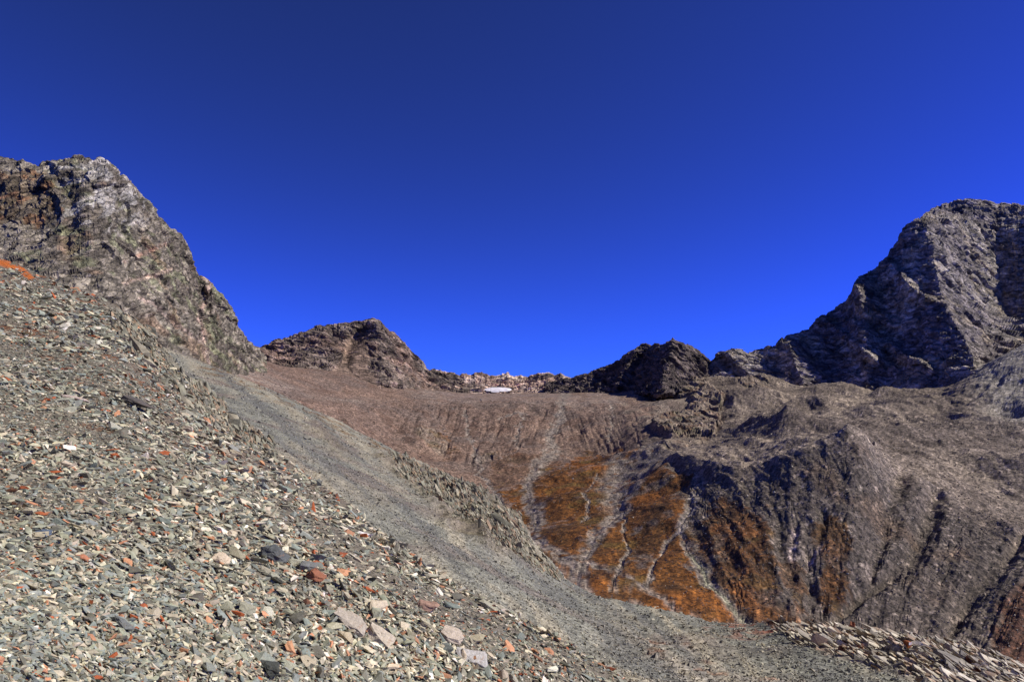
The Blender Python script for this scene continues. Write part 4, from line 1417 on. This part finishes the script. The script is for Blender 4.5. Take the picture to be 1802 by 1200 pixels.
PALS = [lin(192, 180, 154), lin(164, 153, 132), lin(214, 202, 176), lin(132, 124, 108), lin(180, 154, 126)]
outcrop('slate_outcrop', ms, [(1365, 1104), (1440, 1100), (1600, 1126), (1700, 1144), (1802, 1176), (1880, 1215), (1850, 1225), (1640, 1200), (1590, 1172), (1500, 1150), (1400, 1124)],
        299, (.84, -.1, -.53), (.45, -.5, .74), 30, M_SLAB, 'pale layered slate outcrop at the lower right edge above the moraine', 'rock outcrop', PALS, 31,
        (.18, .36), (.05, .14), jit=.09, lift=.1, fill=5000, fpx=13)
PALR = [lin(150, 146, 120), lin(132, 128, 106), lin(168, 158, 130), lin(108, 104, 88), lin(158, 134, 104)]
outcrop('rock_rib', ns, [(205, 545), (265, 600), (340, 666), (410, 728), (490, 800), (470, 806), (400, 768), (320, 700), (240, 620), (200, 570)],
        290, (.6, -.25, -.72), (.6, -.5, .6), 17, M_SLAB, 'jagged yellow-green rib of upright slabs crossing the left scree', 'rock outcrop', PALR, 32,
        (.25, .5), (.25, .5), lift=.25, jit=.22, shard=True, fill=4500, fpx=8.5)
outcrop('rock_rib', ms, [(690, 800), (770, 834), (850, 868), (905, 912), (945, 970), (985, 1018), (940, 995), (870, 960), (780, 890), (700, 830)],
        299, (.5, -.25, -.83), (.5, -.6, .6), 14, M_SLAB, 'dark grey craggy rib on the far edge of the fine scree', 'rock outcrop', PALR, 33,
        (.25, .5), (.2, .4), lift=.12, jit=.2, shard=True, fill=7000, fpx=7.5)

# ------------------------------------------------------------------ single slabs one can point to
SINGLES = [
    (130, 706, 46, .62, .20, (190, 172, 155), 'pale pinkish flat slab alone high on the left slope', 'slab'),
    (238, 722, 70, .34, .16, (92, 86, 78), 'long dark slab with an overhanging lower edge on the upper left slope', 'slab'),
    (148, 978, 30, .7, .34, (196, 132, 96), 'orange block in the lower left of the scree', 'rock'),
    (388, 988, 36, .6, .36, (212, 192, 160), 'cream block with an orange foot in the middle of the scree', 'rock'),
    (478, 984, 58, .5, .34, (92, 94, 90), 'large dark grey wedge right of the cream block', 'rock'),
    (538, 1006, 32, .8, .6, (120, 120, 112), 'grey cube-like block standing beside a rust-streaked one', 'rock'),
    (553, 1020, 34, .8, .75, (150, 96, 66), 'rust-streaked upright block leaning on the grey one', 'rock'),
    (612, 1100, 76, .5, .22, (176, 164, 142), 'broad pinkish slab near the bottom centre of the scree', 'slab'),
    (668, 1122, 66, .55, .24, (192, 178, 152), 'pale slab touching the broad pinkish slab on its right', 'slab'),
    (602, 1128, 36, .55, .4, (188, 172, 138), 'small yellowish block below the broad pinkish slab', 'rock'),
    (790, 1126, 44, .7, .5, (200, 184, 160), 'white and orange blotched block at the bottom centre', 'rock'),
    (824, 1166, 64, .4, .24, (196, 190, 176), 'long pale slab tilted down to the right near the bottom edge', 'slab'),
    (755, 1072, 50, .45, .28, (172, 138, 116), 'salmon slab lying above the white and orange block', 'slab'),
    (462, 1186, 46, .7, .5, (70, 72, 62), 'dark olive block at the bottom edge', 'rock'),
    (75, 945, 30, .7, .4, (96, 108, 120), 'bluish grey block on the lower left slope', 'rock'),
    (210, 1106, 44, .6, .35, (118, 120, 112), 'grey wedge among pale flakes low on the left', 'rock'),
]
rr = np.random.default_rng(77)
vis = np.arange(ns.PX.shape[0])[:, None] > 12
for px, py, wpx, asp, th, c, lab, cat in SINGLES:
    d2 = (ns.PX - px) ** 2 + (ns.PY - py) ** 2 + np.where(vis, 0, 1e9)
    i = np.unravel_index(np.argmin(d2), d2.shape)
    p, nr = ns.P[i], ns.N[i]
    L = wpx * p[1] / F
    x = np.array([1.0, rr.uniform(-.1, .1), -.15])
    z = nr + rr.normal(size=3) * .12 + np.array([0, -.25, 0])
    z /= np.linalg.norm(z)
    x -= x.dot(z) * z
    x /= np.linalg.norm(x)
    V, Fc = proto_stone(rr, th, 22)
    V[:, 1] *= asp * 1.3
    V, Fc = roughen(V, Fc, 3, .045, wpx)
    one_stone(cat if cat == 'slab' else 'rock', V, Fc, lin(*c), M_STONE, p + nr * L * (.12 + th * .2), np.stack([x, np.cross(z, x), z], -1), L, None)
    o = scene.collection.objects[-1]
    tag(o, lab, cat)

# trail-marked stone: white-red-white paint flash on a rusty block
d2 = (ms.PX - 1597) ** 2 + (ms.PY - 1153) ** 2
i = np.unravel_index(np.argmin(d2), d2.shape)
p = ms.P[i]
root = empty('marker_stone', p)
tag(root, 'rust-brown stone with a red and white trail mark beside the pale slates', 'trail marker')


def local_mesh(name, V, Fc, mat, parent, c=None):
    me = bpy.data.meshes.new(name)
    me.from_pydata([tuple(v) for v in V], [], [tuple(f) for f in Fc])
    if c is not None:
        at = me.color_attributes.new('Col', 'FLOAT_COLOR', 'POINT')
        at.data.foreach_set('color', np.tile(np.append(c, 1.0).astype(np.float32), (len(me.vertices), 1)).ravel())
    me.materials.append(mat)
    o = bpy.data.objects.new(name, me)
    scene.collection.objects.link(o)
    o.parent = parent
    return o


def prism(x0, x1, z0, z1, y0, y1, taper=.0):
    V = [(x0 + taper, y0, z0), (x1 - taper, y0, z0), (x1 - taper, y1, z0), (x0 + taper, y1, z0), (x0, y0, z1), (x1, y0, z1), (x1, y1, z1), (x0, y1, z1)]
    return V, [(0, 1, 5, 4), (1, 2, 6, 5), (2, 3, 7, 6), (3, 0, 4, 7), (4, 5, 6, 7), (3, 2, 1, 0)]


V = [(-.10, -.12, -.10), (.09, -.14, -.12), (.12, .12, -.12), (-.1, .14, -.1), (-.17, -.13, .12), (.15, -.15, .10), (.18, .12, .10), (-.14, .14, .12),
     (-.14, -.15, .27), (.14, -.16, .26), (.12, .1, .29), (-.12, .12, .3), (0, -.02, .33)]
Fc = [(0, 1, 5, 4), (1, 2, 6, 5), (2, 3, 7, 6), (3, 0, 4, 7), (4, 5, 9, 8), (5, 6, 10, 9), (6, 7, 11, 10), (7, 4, 8, 11), (8, 9, 12), (9, 10, 12), (10, 11, 12),
      (11, 8, 12), (3, 2, 1, 0)]
local_mesh('stone_body', V, Fc, M_SLAB, root, lin(150, 84, 40))


def paint(name, rgb):
    m = bpy.data.materials.new(name)
    m.use_nodes = True
    t = m.node_tree
    n_ = t.nodes.new('ShaderNodeTexNoise')
    n_.inputs['Scale'].default_value = 30
    c_ = t.nodes.new('ShaderNodeMix')
    c_.data_type = 'RGBA'
    c_.inputs[6].default_value = (*[v * .75 for v in rgb], 1)
    c_.inputs[7].default_value = (*rgb, 1)
    t.links.new(n_.outputs['Fac'], c_.inputs['Factor'])
    t.links.new(c_.outputs[2], t.nodes['Principled BSDF'].inputs['Base Color'])
    t.nodes['Principled BSDF'].inputs['Roughness'].default_value = .6
    return m


MW, MR = paint('white_trail_paint', (.8, .78, .76)), paint('red_trail_paint', (.45, .03, .05))
for nm, x0, x1, mt in (('white_stripe', -.12, .03, MW), ('red_stripe', .03, .075, MR), ('white_stripe', .075, .13, MW)):
    V, Fc = prism(x0, x1, .12, .262, -.17, -.12)
    local_mesh(nm, V, Fc, mt, root)
root.rotation_euler = (0, math.radians(6), math.radians(30))
root.location.z += .06
root.scale = (.72, .72, .72)
